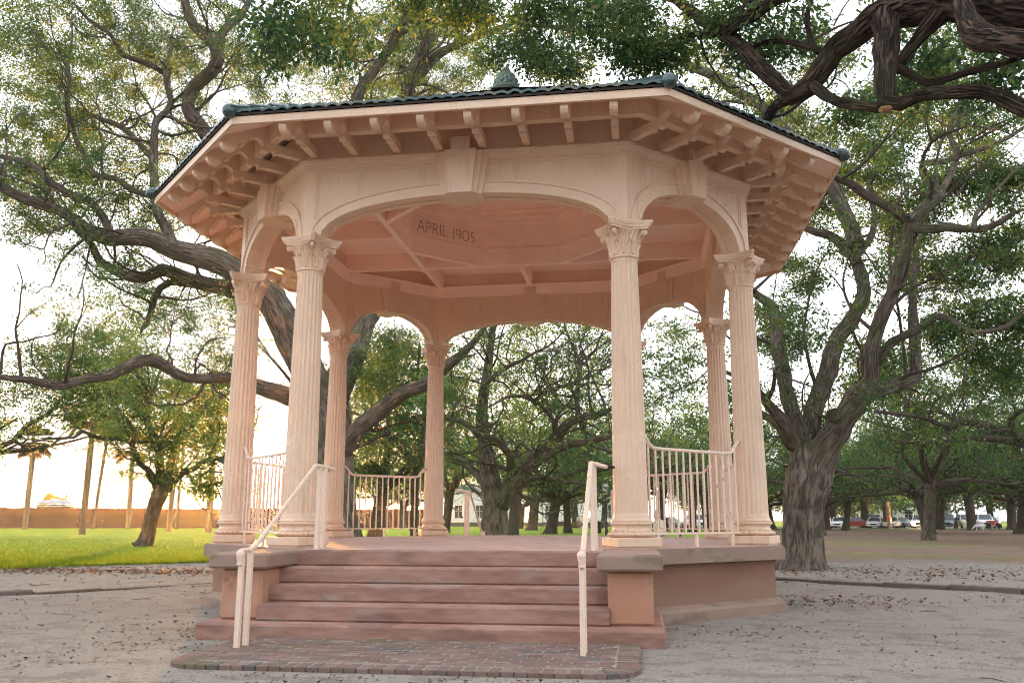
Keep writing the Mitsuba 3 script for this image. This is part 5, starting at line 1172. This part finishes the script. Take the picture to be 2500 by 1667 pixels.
obj('fork', M(tube([(0, -0.75, 0.32), (0, -0.55, 1.0)], 0.035, 8)), 'm_chrome', mc)
obj('handlebar', M(tube([(-0.36, -0.42, 1.08), (0, -0.55, 1.02), (0.36, -0.42, 1.08)], 0.018, 6)), 'm_black', mc)
obj('windscreen', M(trimesh.convex.convex_hull(np.array([[s * .15, y, z] for s in (-1, 1) for y, z in ((-.66, 1.0), (-.5, 1.28), (-.47, 1.27), (-.62, .99))]))), 'm_white', mc)

# ---------------------------------------------------------------- white building with lit doorway
mat('m_stucco', lambda p, n, uv: mix((0.62, 0.62, 0.62), (0.72, 0.71, 0.70), fbm(p.x * .5, p.y * .5, p.z, 3)), 0.8)
mat('m_slate', (0.12, 0.12, 0.13), 0.7)
def building(label, x, y, rz, w, h, d, wins, roofh=1.6):
    k = thing('building', label, 'building')
    P = lambda m: xf(m, rz, (x, y, 0))
    cut = shapely.union_all([shapely.box(a, b, a + ww, b + hh) for a, b, ww, hh, _ in wins])
    v, f = prism(shapely.box(-w / 2, 0, w / 2, h).difference(cut), 0, 0.35)
    obj('wall', P(join([(np.column_stack([v[:, 0], v[:, 2], v[:, 1]]), f[:, ::-1]), box(-w / 2, -w / 2 + .3, .35, d, 0, h), box(w / 2 - .3, w / 2, .35, d, 0, h), box(-w / 2, w / 2, d - .3, d, 0, h)])), 'm_stucco', k)
    obj('plinth', P(box(-w / 2 - .06, w / 2 + .06, -.08, 0.1, 0, 0.7)), 'm_hut', k)
    obj('cornice', P(box(-w / 2 - .2, w / 2 + .2, -.25, .2, h - .05, h + .25)), 'm_white', k)
    hh_ = trimesh.convex.convex_hull(np.array([[-w / 2 - .3, -.3, h + .26], [w / 2 + .3, -.3, h + .26], [w / 2 + .3, d + .3, h + .26], [-w / 2 - .3, d + .3, h + .26], [-w / 2 + 3, d / 2, h + roofh], [w / 2 - 3, d / 2, h + roofh]]))
    obj('roof', P((np.array(hh_.vertices), np.array(hh_.faces))), 'm_slate', k)
    for a, b, ww, hh, lit in wins:
        wk = obj('window', P(join([box(a, a + .08, -.02, .12, b, b + hh), box(a + ww - .08, a + ww, -.02, .12, b, b + hh), box(a, a + ww, -.03, .13, b + hh - .08, b + hh), box(a, a + ww, -.05, .14, b, b + .1), box(a + ww / 2 - .03, a + ww / 2 + .03, 0, .1, b, b + hh), box(a, a + ww, .01, .09, b + hh * .55, b + hh * .55 + .05)])), 'm_white', k)
        pk = obj('pane', P(box(a + .02, a + ww - .02, .14, .17, b + .02, b + hh - .02)), 'm_lamp_lit' if lit else 'm_glass', wk)
        if lit: scene[pk]['emitter'] = {'type': 'area', 'radiance': rgb(3.2, 1.25, 0.22)}
wins = [(-9.6 + 3.4 * i, 1.5, 1.3, 2.2, i in (0,)) for i in range(1, 7)]
building('long white building behind the central trunks, its doorway and a window glowing orange', -16.0, 136.5, 0.14, 30, 5.6, 9, [(-13.2, 1.3, 1.4, 2.3, False), (-9.6, 1.3, 1.4, 2.3, False), (-3.9, 1.2, 0.7, 1.5, True), (-1.25, 0.7, 1.35, 2.7, True), (2.2, 1.3, 1.4, 2.3, False), (5.6, 1.3, 1.4, 2.3, False), (9.4, 1.4, 0.9, 1.2, True), (12.2, 1.3, 1.4, 2.3, False)])
building('pale two storey house across the street behind the parked cars', 44.0, 142.0, -0.32, 17, 7.0, 8, [(-7.2 + 2.9 * i, 1.0 + 3.0 * j, 1.2, 1.8, False) for i in range(5) for j in range(2)])

# ---------------------------------------------------------------- street lamp, bench, bin
mat('m_lampglass', (0.75, 0.75, 0.76), 0.35)
mat('m_iron', (0.02, 0.028, 0.026), 0.45, 0.5)
sl = thing('street_lamp', 'black post lantern with white panes just left of the right front column', 'street lamp')
SLP = lambda m: xf(m, 0.15, (-0.35, 49.6, 0))
obj('post', SLP(lathe([(0.16, 0), (0.16, 0.2), (0.11, 0.3), (0.10, 0.9), (0.06, 1.0), (0.048, 2.6), (0.05, 2.64), (0.10, 2.70), (0.04, 2.74)], 14)), 'm_iron', sl, 40)
def frustum(r0, r1, z0, z1): return lathe([(r0, z0), (r1, z1)], 6)
obj('lantern', SLP(frustum(0.13, 0.225, 2.80, 3.30)), 'm_lampglass', sl)
obj('lantern_top', SLP(frustum(0.235, 0.15, 3.34, 3.58)), 'm_lampglass', sl)
obj('lamp_frame', SLP(join([lathe([(0.24, 3.30), (0.25, 3.32), (0.24, 3.345)], 6), lathe([(0.16, 3.58), (0.17, 3.60), (0.06, 3.70), (0.07, 3.76), (0.02, 3.86)], 8), lathe([(0.05, 2.72), (0.14, 2.80), (0.13, 2.81)], 6)] + [tube([(0.13 * math.cos(a), 0.13 * math.sin(a), 2.8), (0.228 * math.cos(a), 0.228 * math.sin(a), 3.3), (0.155 * math.cos(a), 0.155 * math.sin(a), 3.6)], 0.012, 4) for a in np.arange(6) * math.pi / 3])), 'm_iron', sl)
def bench(x, y, rz, label, wood):
    k = thing('park_bench', label, 'bench')
    P = lambda m: xf(m, rz, (x, y, 0))
    for j in range(4): obj('seat_slat', P(box(-0.8, 0.8, -0.22 + j * 0.115, -0.12 + j * 0.115, 0.43, 0.465, 0.006)), wood, k)
    for j in range(4): obj('back_slat', P(box(-0.8, 0.8, 0.25 + j * 0.02, 0.275 + j * 0.02, 0.54 + j * 0.1, 0.62 + j * 0.1, 0.006)), wood, k)
    for s in (-0.68, 0.68):
        obj('leg', P(join([tube([(s, -0.2, 0), (s, -0.2, 0.43)], 0.022, 6), tube([(s, 0.24, 0), (s, 0.24, 0.45), (s, 0.34, 0.92)], 0.022, 6), tube([(s, -0.2, 0.41), (s, 0.24, 0.42)], 0.02, 6)])), 'm_iron', k)
mat('m_bench', (0.10, 0.09, 0.075), 0.7); mat('m_wood', (0.24, 0.115, 0.06), 0.7)
bench(-5.4, 66.0, 0.3, 'dark park bench on the lawn between the V-forked oak and the slim oak', 'm_bench')
bench(2.50, 7.60, -math.pi / 2, 'brown bench under the seated woman beyond the right railing', 'm_wood')
tb = thing('litter_bin', 'dark litter bin on the lawn beside the right front handrail', 'litter bin')
obj('body', xf(lathe([(0.27, 0), (0.30, 0.9), (0.31, 0.92), (0.27, 0.95), (0.1, 1.02)], 16), 0, (-1.4, 60.0, 0)), 'm_iron', tb, 40)
obj('rim', xf(lathe([(0.29, 0.90), (0.33, 0.91), (0.33, 0.96), (0.29, 0.97)], 16), 0, (-1.4, 60.0, 0)), 'm_steel', tb, 40)

# ---------------------------------------------------------------- people and a dog
mat('m_skin', (0.52, 0.30, 0.22), 0.5); mat('m_cream', lambda p, n, uv: mix((0.62, 0.56, 0.42), (0.70, 0.64, 0.50), fbm(p.x * 9, p.y * 9, p.z * 9, 3)), 0.8); mat('m_hair', (0.045, 0.022, 0.014), 0.5); mat('m_denim', (0.06, 0.09, 0.16), 0.8); mat('m_dogfur', (0.62, 0.6, 0.56), 0.9)
def body(bones, refine=0.045):
    tot = None
    for a, ra, b, rb in bones:
        s = manifold3d.Manifold.hull(manifold3d.Manifold.sphere(ra, 14).translate(list(map(float, a))) + manifold3d.Manifold.sphere(rb, 14).translate(list(map(float, b))))
        tot = s if tot is None else tot + s
    m = tot.refine_to_length(refine).to_mesh()
    t = trimesh.Trimesh(np.array(m.vert_properties[:, :3]), np.array(m.tri_verts))
    trimesh.smoothing.filter_taubin(t, iterations=8)
    return np.array(t.vertices), np.array(t.faces)
def head_bones(c, fwd):
    f = np.array(fwd, float); c = np.array(c, float); s = np.array([-f[1], f[0], 0])
    return [(c + [0, 0, .02], .088, c + f * .012 - [0, 0, .045], .072), (c + f * .05 - [0, 0, .08], .042, c + f * .04 - [0, 0, .05], .055), (c + f * .088 - [0, 0, .015], .014, c + f * .105 - [0, 0, .045], .014), (c + s * .085 - [0, 0, .02], .018, c + s * .082 - [0, 0, .045], .014), (c - s * .085 - [0, 0, .02], .018, c - s * .082 - [0, 0, .045], .014)]
def hand_bones(w, d, dn):
    w, d, dn = (np.array(q, float) for q in (w, d, dn)); d /= np.linalg.norm(d); sd = np.cross(d, dn)
    out = [(w, .026, w + d * .08, .034)]
    for i, L in enumerate((.062, .075, .070, .052)):
        b = w + d * .085 + sd * (i - 1.5) * .02; m = b + d * L * .5 + dn * .008; out += [(b, .0105, m, .0095), (m, .0095, b + d * L * .9 + dn * .03, .008)]
    return out + [(w + d * .02 - sd * .03, .012, w + d * .06 - sd * .052 + dn * .01, .011)]
wk = thing('person', 'woman with long dark hair and a cream blouse sitting on a brown bench', 'person')
WX, WY = 2.36, 7.60
Q = lambda x, y, z: (WX + x, WY + y, z)
fw_ = (-0.93, -0.36, 0)
bones = head_bones(Q(-0.02, 0, 1.175), fw_) + [(Q(0, 0, 1.1), .05, Q(0.01, 0, 1.0), .055), (Q(0.01, 0, 0.93), .12, Q(0.03, 0, 0.58), .14), (Q(0.01, .16, .95), .055, Q(0.01, -.16, .95), .055)]
for s in (-1, 1):
    bones += [(Q(0.01, s * .17, .95), .05, Q(0.04, s * .24, .72), .042), (Q(0.04, s * .24, .72), .040, Q(-.2, s * .16, .60), .030)] + hand_bones(Q(-.2, s * .16, .60), (-1, -s * .2, -.1), (0, 0, -1.0))
    bones += [(Q(0.03, s * .09, .53), .095, Q(-.40, s * .10, .52), .065), (Q(-.40, s * .10, .52), .062, Q(-.42, s * .10, .10), .042), (Q(-.42, s * .10, .06), .04, Q(-.58, s * .10, .04), .03)]
obj('figure', body(bones), 'm_skin', wk, True)
bl = [(Q(0.01, 0, 0.94), .135, Q(0.03, 0, 0.55), .165), (Q(0.01, .16, .95), .07, Q(0.01, -.16, .95), .07)]
for s in (-1, 1): bl += [(Q(0.01, s * .17, .95), .07, Q(0.05, s * .26, .76), .085), (Q(0.05, s * .26, .76), .085, Q(-0.04, s * .24, .68), .05), (Q(0.03, s * .09, .53), .115, Q(-.40, s * .10, .53), .085)]
obj('blouse', body(bl), 'm_cream', wk, True)
obj('hair', body([(Q(0.012, 0.005, 1.20), .096, Q(0.045, 0.01, 1.16), .09), (Q(0.05, 0.015, 1.16), .085, Q(0.135, 0.03, 0.98), .075), (Q(0.135, 0.03, 0.98), .075, Q(0.17, 0.04, 0.84), .05)]), 'm_hair', wk, True)
def walker(x, y, rz, shirt, trousers, label):
    k = thing('person', label, 'person')
    c, s_ = math.cos(rz), math.sin(rz)
    G = lambda a, b, z: (x + a * c - b * s_, y + a * s_ + b * c, z + 0.05)
    fw = (s_, -c, 0)
    bn = head_bones(G(0, 0, 1.62), fw) + [(G(0, 0, 1.55), .05, G(0, 0, 1.42), .06)]
    sh = [(G(0, 0, 1.33), .14, G(0, 0, 1.0), .15), (G(-.17, 0, 1.40), .065, G(.17, 0, 1.40), .065)]
    tr = [(G(0, 0, .98), .15, G(0, 0, .90), .15)]
    for s in (-1, 1):
        bn += [(G(s * .2, 0, 1.4), .05, G(s * .26, .03 * s, 1.12), .042), (G(s * .26, .03 * s, 1.12), .04, G(s * .27, -.1 * s, .88), .03)] + hand_bones(G(s * .27, -.1 * s, .88), (0, 0, -1), (-s * c, -s * s_, 0)) + [(G(s * .09, -.12 * s, .06), .045, G(s * .09, -.12 * s - .14, .04), .035)]
        sh += [(G(s * .19, 0, 1.39), .065, G(s * .25, .02 * s, 1.15), .06)]
        tr += [(G(s * .09, 0, .9), .095, G(s * .09, -.08 * s, .5), .07), (G(s * .09, -.08 * s, .5), .07, G(s * .09, -.08 * s + .02, .12), .055)]
    obj('figure', body(bn + sh[:1] + tr, 0.05), 'm_skin', k, True); obj('shirt', body(sh, 0.06), shirt, k, True); obj('trousers', body(tr, 0.06), trousers, k, True)
    obj('hair', body([(G(0, .01, 1.66), .09, G(0, .03, 1.62), .085)], 0.05), 'm_hair', k, True)
walker(32.7, 102.9, 0.3, 'm_red', 'm_denim', 'person in a red shirt walking before the white cars at right')
walker(-5.4, 96.0, 0.8, 'm_white', 'm_denim', 'person in a pale shirt on the lawn between the handrail and the slim oak')
dk = thing('dog', 'white dog nosing the grass in front of the parked cars', 'dog')
DP = lambda a, b, z: (36.4 + a * .95 + b * .3, 84.0 + a * -.3 + b * .95, z)
db = [(DP(-.28, 0, .50), .14, DP(.05, 0, .47), .15), (DP(.05, 0, .47), .15, DP(.30, 0, .50), .125), (DP(-.34, 0, .53), .10, DP(-.55, 0, .34), .07), (DP(-.55, 0, .33), .085, DP(-.66, 0, .22), .05), (DP(-.66, 0, .22), .045, DP(-.74, 0, .15), .035), (DP(-.53, .06, .42), .03, DP(-.50, .09, .34), .02), (DP(-.53, -.06, .42), .03, DP(-.50, -.09, .34), .02), (DP(.36, 0, .55), .035, DP(.58, 0, .68), .02)]
for s in (-1, 1):
    db += [(DP(-.27, s * .08, .42), .065, DP(-.29, s * .08, .22), .04), (DP(-.29, s * .08, .22), .038, DP(-.27, s * .08, .04), .032), (DP(-.27, s * .08, .035), .034, DP(-.33, s * .08, .03), .028)]
    db += [(DP(.27, s * .08, .46), .085, DP(.20, s * .08, .27), .055), (DP(.20, s * .08, .27), .05, DP(.34, s * .08, .16), .032), (DP(.34, s * .08, .16), .03, DP(.31, s * .08, .04), .028), (DP(.31, s * .08, .035), .03, DP(.25, s * .08, .03), .025)]
obj('body', body(db, 0.035), 'm_dogfur', dk, True)
# ---------------------------------------------------------------- brick apron, each brick a piece
pv = obj('brick_paving', prism(shapely.box(-1.49, -6.60, 1.88, -5.0).buffer(-0.28).buffer(0.28).union(shapely.box(-1.49, -5.6, 1.88, -5.0)), -0.1, 0.0392), 'm_mortar')
tag(pv, 'low brick paving with rounded corners in front of the lowest step', 'paving', kind='structure')
rng = np.random.default_rng(77)
def brick(cx, cy, lx, ly, rz, taper=0.0):
    dz = rng.normal(0, 0.0014); t = rng.normal(0, 0.0015, 2)
    z1 = 0.043 + dz
    lx2, ly2 = lx / 2 * rng.uniform(0.97, 1.01), ly / 2 * rng.uniform(0.97, 1.01); c = 0.006
    pts = []
    for sx in (-1, 1):
        for sy in (-1, 1):
            k = 1 - taper * (1 if sx < 0 else 0)
            pts += [[sx * lx2, sy * ly2 * k, -0.05], [sx * lx2, sy * ly2 * k, z1 - c], [sx * (lx2 - c), sy * (ly2 * k - c), z1 + t[0] * sx + t[1] * sy]]
    h = trimesh.convex.convex_hull(np.array(pts))
    obj('brick', xf((np.array(h.vertices), np.array(h.faces)), rz + rng.normal(0, 0.008), (cx + rng.normal(0, 0.002), cy + rng.normal(0, 0.002), 0)), 'm_brick%d' % rng.choice(4, p=[0.42, 0.32, 0.2, 0.06]), pv)
x0, x1, yb, yf = -1.51, 1.90, -5.17, -6.62
hl = 0.172; R_ = 0.30                                           # header length and corner radius
row = 0
y = yb - 0.048
while y > yf + hl + 0.04:
    x = x0 + hl + 0.012 - (0.09 if row % 2 else 0) + rng.uniform(-0.02, 0.0)
    while x < x1 - hl - 0.02:
        w_ = rng.uniform(0.168, 0.182)
        a, b = max(x, x0 + hl + 0.012), min(x + w_, x1 - hl - 0.012)
        if b - a > 0.04: brick((a + b) / 2, y, b - a, 0.084, 0)
        x += w_ + 0.010
    y -= 0.0945; row += 1
nb_ = int((x1 - x0 - 2 * R_) / 0.0905); st_ = (x1 - x0 - 2 * R_) / nb_
for i in range(nb_):                                             # soldier border, front
    brick(x0 + R_ + st_ * (i + 0.5), yf + hl / 2, st_ - 0.010, hl, 0)
for s, xx in ((1, x0), (-1, x1)):                                # and sides
    n_ = int((yb - yf - R_) / 0.0905)
    for i in range(n_):
        brick(xx + s * hl / 2, yb - (yb - yf - R_) * (i + 0.5) / n_, hl, 0.082, 0)
    for j in range(6):                                           # fanned corner
        a = math.pi + (j + 0.5) * math.pi / 12 if s > 0 else 2 * math.pi - (j + 0.5) * math.pi / 12
        cx, cy = (x0 + R_, yf + R_) if s > 0 else (x1 - R_, yf + R_)
        r = R_ - hl / 2
        brick(cx + r * math.cos(a), cy + r * math.sin(a), hl, 0.074, a, 0.5)
# ---------------------------------------------------------------- kerb stones of the path round the bandstand
mat('m_kerb', lambda p, n, uv: mix((0.10, 0.085, 0.07), (0.20, 0.17, 0.145), fbm(p.x * 6, p.y * 6, p.z * 12, 4)), 0.85, 0.2, bump=b_stone, eps=4e-3)
def kerb(label, pts):
    pts = np.array(pts, float)
    kk = part('path_kerb', '') if False else newkey('path_kerb')
    tag(kk, label, 'kerb', kind='structure')
    seg = np.linalg.norm(np.diff(pts[:, :2], axis=0), axis=1); cum = np.concatenate([[0], np.cumsum(seg)])
    n = max(2, int(cum[-1] / 0.95))
    for i in range(n):
        s0, s1 = cum[-1] * i / n + 0.012, cum[-1] * (i + 1) / n - 0.012
        A = [np.interp(s, cum, pts[:, j]) for s in (s0, s1) for j in range(3)]
        a, b = np.array(A[:2]), np.array(A[3:5]); L = np.linalg.norm(b - a)
        m = box(-L / 2, L / 2, -0.07, 0.07, -0.2, (A[2] + A[5]) / 2 + rng.normal(0, 0.006), 0.014)
        v = m[0].copy(); v[:, 2] += np.where(v[:, 2] > -0.1, 0, 0) + rng.normal(0, 0.003, len(v))
        obj('stone', xf((v, m[1]), math.atan2(b[1] - a[1], b[0] - a[0]) + rng.normal(0, 0.012), ((a[0] + b[0]) / 2, (a[1] + b[1]) / 2, 0)), 'm_kerb', kk)
kerb('dark kerb stones edging the sandy path at right', [(2.5, 5.0, 0.012), (4.33, 3.75, 0.03), (5.6, 2.62, 0.055), (6.88, 1.42, 0.085), (8.0, 0.45, 0.11), (10.5, -1.6, 0.11)])
kerb('half buried kerb stones edging the sandy path at left', [(-4.3, 3.3, 0.012), (-5.2, 1.35, 0.022), (-6.0, 0.1, 0.018), (-6.45, -0.75, 0.04), (-6.9, -1.28, 0.075), (-9.5, -3.6, 0.08)])
# ---------------------------------------------------------------- stubs and the hollow of the oaks
tag(obj('sawn_knot', disc_on([6.03, 6.33, 3.20], [-0.25, -0.95, 0.1], 0.135), 'm_bark', T3KEY, 40), 'oval sawn knot')
obj('sawn_stub', disc_on([4.03, -5.56, 4.40], [-0.75, -0.6, -0.3], 0.027), 'm_cut', T4KEY, 40)
# ---------------------------------------------------------------- fallen leaves, twigs, grass blades
def scatter_leaves():
    n = 3000
    xy = np.column_stack([rng.uniform(-13, 11, n), rng.uniform(-9.5, 8, n)])
    dens = meshkit.fbm(np.column_stack([xy * 0.8, np.zeros(n)]), 4, 31)
    xy = xy[dens > 0.5 - 0.07 * (rng.random(n) < 0.15)]
    cl = [(-2.25, -4.9, 0.55, 0.9, 330), (-2.6, -6.4, 0.35, 0.3, 60), (0.5, -6.85, 1.3, 0.10, 140), (4.2, -0.5, 0.6, 0.5, 360), (3.4, -4.4, 0.9, 0.6, 130), (2.9, -3.9, 0.5, 0.35, 60), (1.5, -5.12, 1.2, 0.03, 70), (-9.5, 4.4, 3.2, 0.6, 1500), (-5.5, 5.2, 2.0, 1.2, 600), (6.5, 6.5, 3.0, 1.3, 700), (-6.2, -3.0, 1.8, 1.5, 160)]
    ext = [np.column_stack([rng.normal(x, sx, m), rng.normal(y, sy, m)]) for x, y, sx, sy, m in cl]
    xy = np.vstack([xy] + ext)
    inside = (xy[:, 0] > x0 - .02) & (xy[:, 0] < x1 + .02) & (xy[:, 1] > yf - .02) & (xy[:, 1] < yb + .6)
    oct_ = shapely.contains_xy(Polygon(corners(0.28) * U), xy[:, 0], xy[:, 1]) | ((np.abs(xy[:, 0]) < 2.05) & (xy[:, 1] > -5.2) & (xy[:, 1] < -3))
    z = ground_z(np.clip(xy[:, 0], -15.9, 11.9), np.clip(xy[:, 1], -13.9, 7.9)) + 0.006
    z = np.where(inside, 0.055, z)
    keep = ~oct_ & (~inside | (rng.random(len(xy)) < 0.35))
    xy, z = xy[keep], z[keep]; n = len(xy)
    a = rng.uniform(0, 2 * math.pi, n); L = rng.uniform(0.018, 0.05, n)
    L = L * np.clip(np.hypot(xy[:, 0] - 1.9, xy[:, 1] + 12.7) / 9.0, 0.9, 2.2); w = L * rng.uniform(0.28, 0.5, n)
    tl = rng.normal(0, 0.35, (n, 2))
    t = np.column_stack([np.cos(a), np.sin(a), tl[:, 0] * 0.5]); s = np.column_stack([-np.sin(a), np.cos(a), tl[:, 1] * 0.7])
    p = np.column_stack([xy, z + np.abs(tl[:, 0]) * L * 0.3])
    cu = (rng.uniform(0, 0.3, n) * L)[:, None] * np.array([0, 0, 1])
    v = np.stack([p - t * L[:, None] / 2 + cu, p + s * w[:, None] / 2, p + t * L[:, None] / 2 + cu, p - s * w[:, None] / 2], 1).reshape(-1, 3)
    q = np.arange(n) * 4
    pal = np.array([[0.13, 0.065, 0.035], [0.20, 0.105, 0.05], [0.085, 0.05, 0.032], [0.26, 0.17, 0.095], [0.17, 0.055, 0.035], [0.36, 0.31, 0.24]])
    c = pal[rng.choice(6, n, p=[.3, .2, .24, .12, .08, .06])] * rng.uniform(0.7, 1.2, (n, 1))
    return v, np.stack([q, q + 1, q + 2, q, q + 2, q + 3], 1).reshape(-1, 3), np.repeat(c, 4, 0)
v, f, c = scatter_leaves()
tag(obj('fallen_leaves', (v, f), 'm_leaf', None, False, c), 'brown dead leaves scattered over the sand and bricks', 'leaves', kind='stuff')
ms = []
for i in range(150):
    x, y = rng.uniform(-11, 9), rng.uniform(-9, 5)
    if abs(x) < 3.6 and -6.7 < y < 3.6: continue
    a, L = rng.uniform(0, 6.28), rng.uniform(0.06, 0.32)
    z = ground_z([x], [y])[0] + 0.006
    ms.append(tube([(x, y, z), (x + math.cos(a) * L * .5 + rng.normal(0, .01), y + math.sin(a) * L * .5, z + 0.006), (x + math.cos(a) * L, y + math.sin(a) * L, z)], rng.uniform(0.0018, 0.0055), 4))
tag(obj('fallen_twigs', join(ms), 'm_bark_far'), 'thin dry twigs lying on the sand', 'twigs', kind='stuff')
def blades():
    n = 42000
    t = rng.uniform(2, 8, n); e = lawn_poly
    ex_, ey_ = np.interp(t, range(len(edge)), edge[:, 0]), np.interp(t, range(len(edge)), edge[:, 1])
    d = rng.exponential(1.8, n) - 0.9
    x, y = ex_ - d * 0.45 + rng.normal(0, 0.25, n), ey_ + d * 0.9 + rng.normal(0, 0.2, n)
    far_ = np.column_stack([rng.uniform(-30, -3, 30000), 4 + rng.exponential(7, 30000)])
    x, y = np.concatenate([x, far_[:, 0]]), np.concatenate([y, far_[:, 1]])
    ok = shapely.contains_xy(lawn_poly.buffer(0.7), x, y); x, y = x[ok], y[ok]; n = len(x)
    a = rng.uniform(0, 6.28, n); h = rng.uniform(0.03, 0.085, n); w = 0.016
    lean = rng.normal(0, 0.03, (n, 2))
    v = np.stack([np.column_stack([x - np.cos(a) * w, y - np.sin(a) * w, np.full(n, 0.02)]), np.column_stack([x + np.cos(a) * w, y + np.sin(a) * w, np.full(n, 0.02)]), np.column_stack([x + lean[:, 0], y + lean[:, 1], 0.03 + h])], 1).reshape(-1, 3)
    c = np.array([0.14, 0.225, 0.025]) * rng.uniform(0.6, 1.3, (n, 1)) + np.array([0.03, 0.01, 0]) * rng.random((n, 1))
    return v, np.arange(n * 3).reshape(-1, 3), np.repeat(c, 3, 0)
nf = 9000                                                        # grit and leaf crumbs
xy_ = np.column_stack([rng.uniform(-9, 9, nf), -11.5 + rng.gamma(2.2, 3.2, nf)])
dn_ = meshkit.fbm(np.column_stack([xy_ * 1.3, np.zeros(nf)]), 4, 77)
xy_ = xy_[(dn_ > 0.46) & ~shapely.contains_xy(Polygon(corners(0.28) * U), xy_[:, 0], xy_[:, 1]) & ~((np.abs(xy_[:, 0] - .1) < 2.1) & (xy_[:, 1] > -6.7) & (xy_[:, 1] < -3)) & (xy_[:, 1] < 7.5)]
nf = len(xy_); an_ = rng.uniform(0, 6.28, nf); ln_ = rng.uniform(0.005, 0.016, nf)
pz = np.column_stack([xy_, ground_z(xy_[:, 0], xy_[:, 1]) + 0.004])
t_ = np.column_stack([np.cos(an_), np.sin(an_), rng.normal(0, .2, nf)]) * ln_[:, None]; s_ = np.column_stack([-np.sin(an_), np.cos(an_), rng.normal(0, .2, nf)]) * (ln_ * rng.uniform(.3, .8, nf))[:, None]
q_ = np.arange(nf) * 4
cl_ = np.array([[0.10, 0.07, 0.05], [0.06, 0.045, 0.035], [0.34, 0.31, 0.27], [0.16, 0.10, 0.065]])[rng.choice(4, nf, p=[.34, .3, .16, .2])]
tag(obj('grit', (np.stack([pz - t_, pz + s_, pz + t_, pz - s_], 1).reshape(-1, 3), np.stack([q_, q_ + 1, q_ + 2, q_, q_ + 2, q_ + 3], 1).reshape(-1, 3)), 'm_leaf', None, False, np.repeat(cl_, 4, 0)), 'fine grit and leaf crumbs on the sandy ground', 'grit', kind='stuff')
v, f, c = blades()
tag(obj('grass', (v, f), 'm_leaf', None, False, c), 'short backlit grass along the ragged edge of the lawn', 'grass', kind='stuff')
# ---------------------------------------------------------------- thin evening haze
HAZE = 0.0002
scene['haze_air'] = {'type': 'homogeneous', 'albedo': 0.96, 'sigma_t': HAZE, 'phase': {'type': 'hg', 'g': 0.8}}
scene['haze'] = {'type': 'cube', 'to_world': T4().translate([0, 185, 10]).scale([400, 315, 14]), 'bsdf': {'type': 'null'}, 'interior': {'type': 'ref', 'id': 'haze_air'}}
scene['camera']['medium'] = {'type': 'ref', 'id': 'haze_air'}
tag('haze', 'thin warm haze in the evening air', 'haze', kind='stuff')
labels = {k: v for k, v in labels.items()}
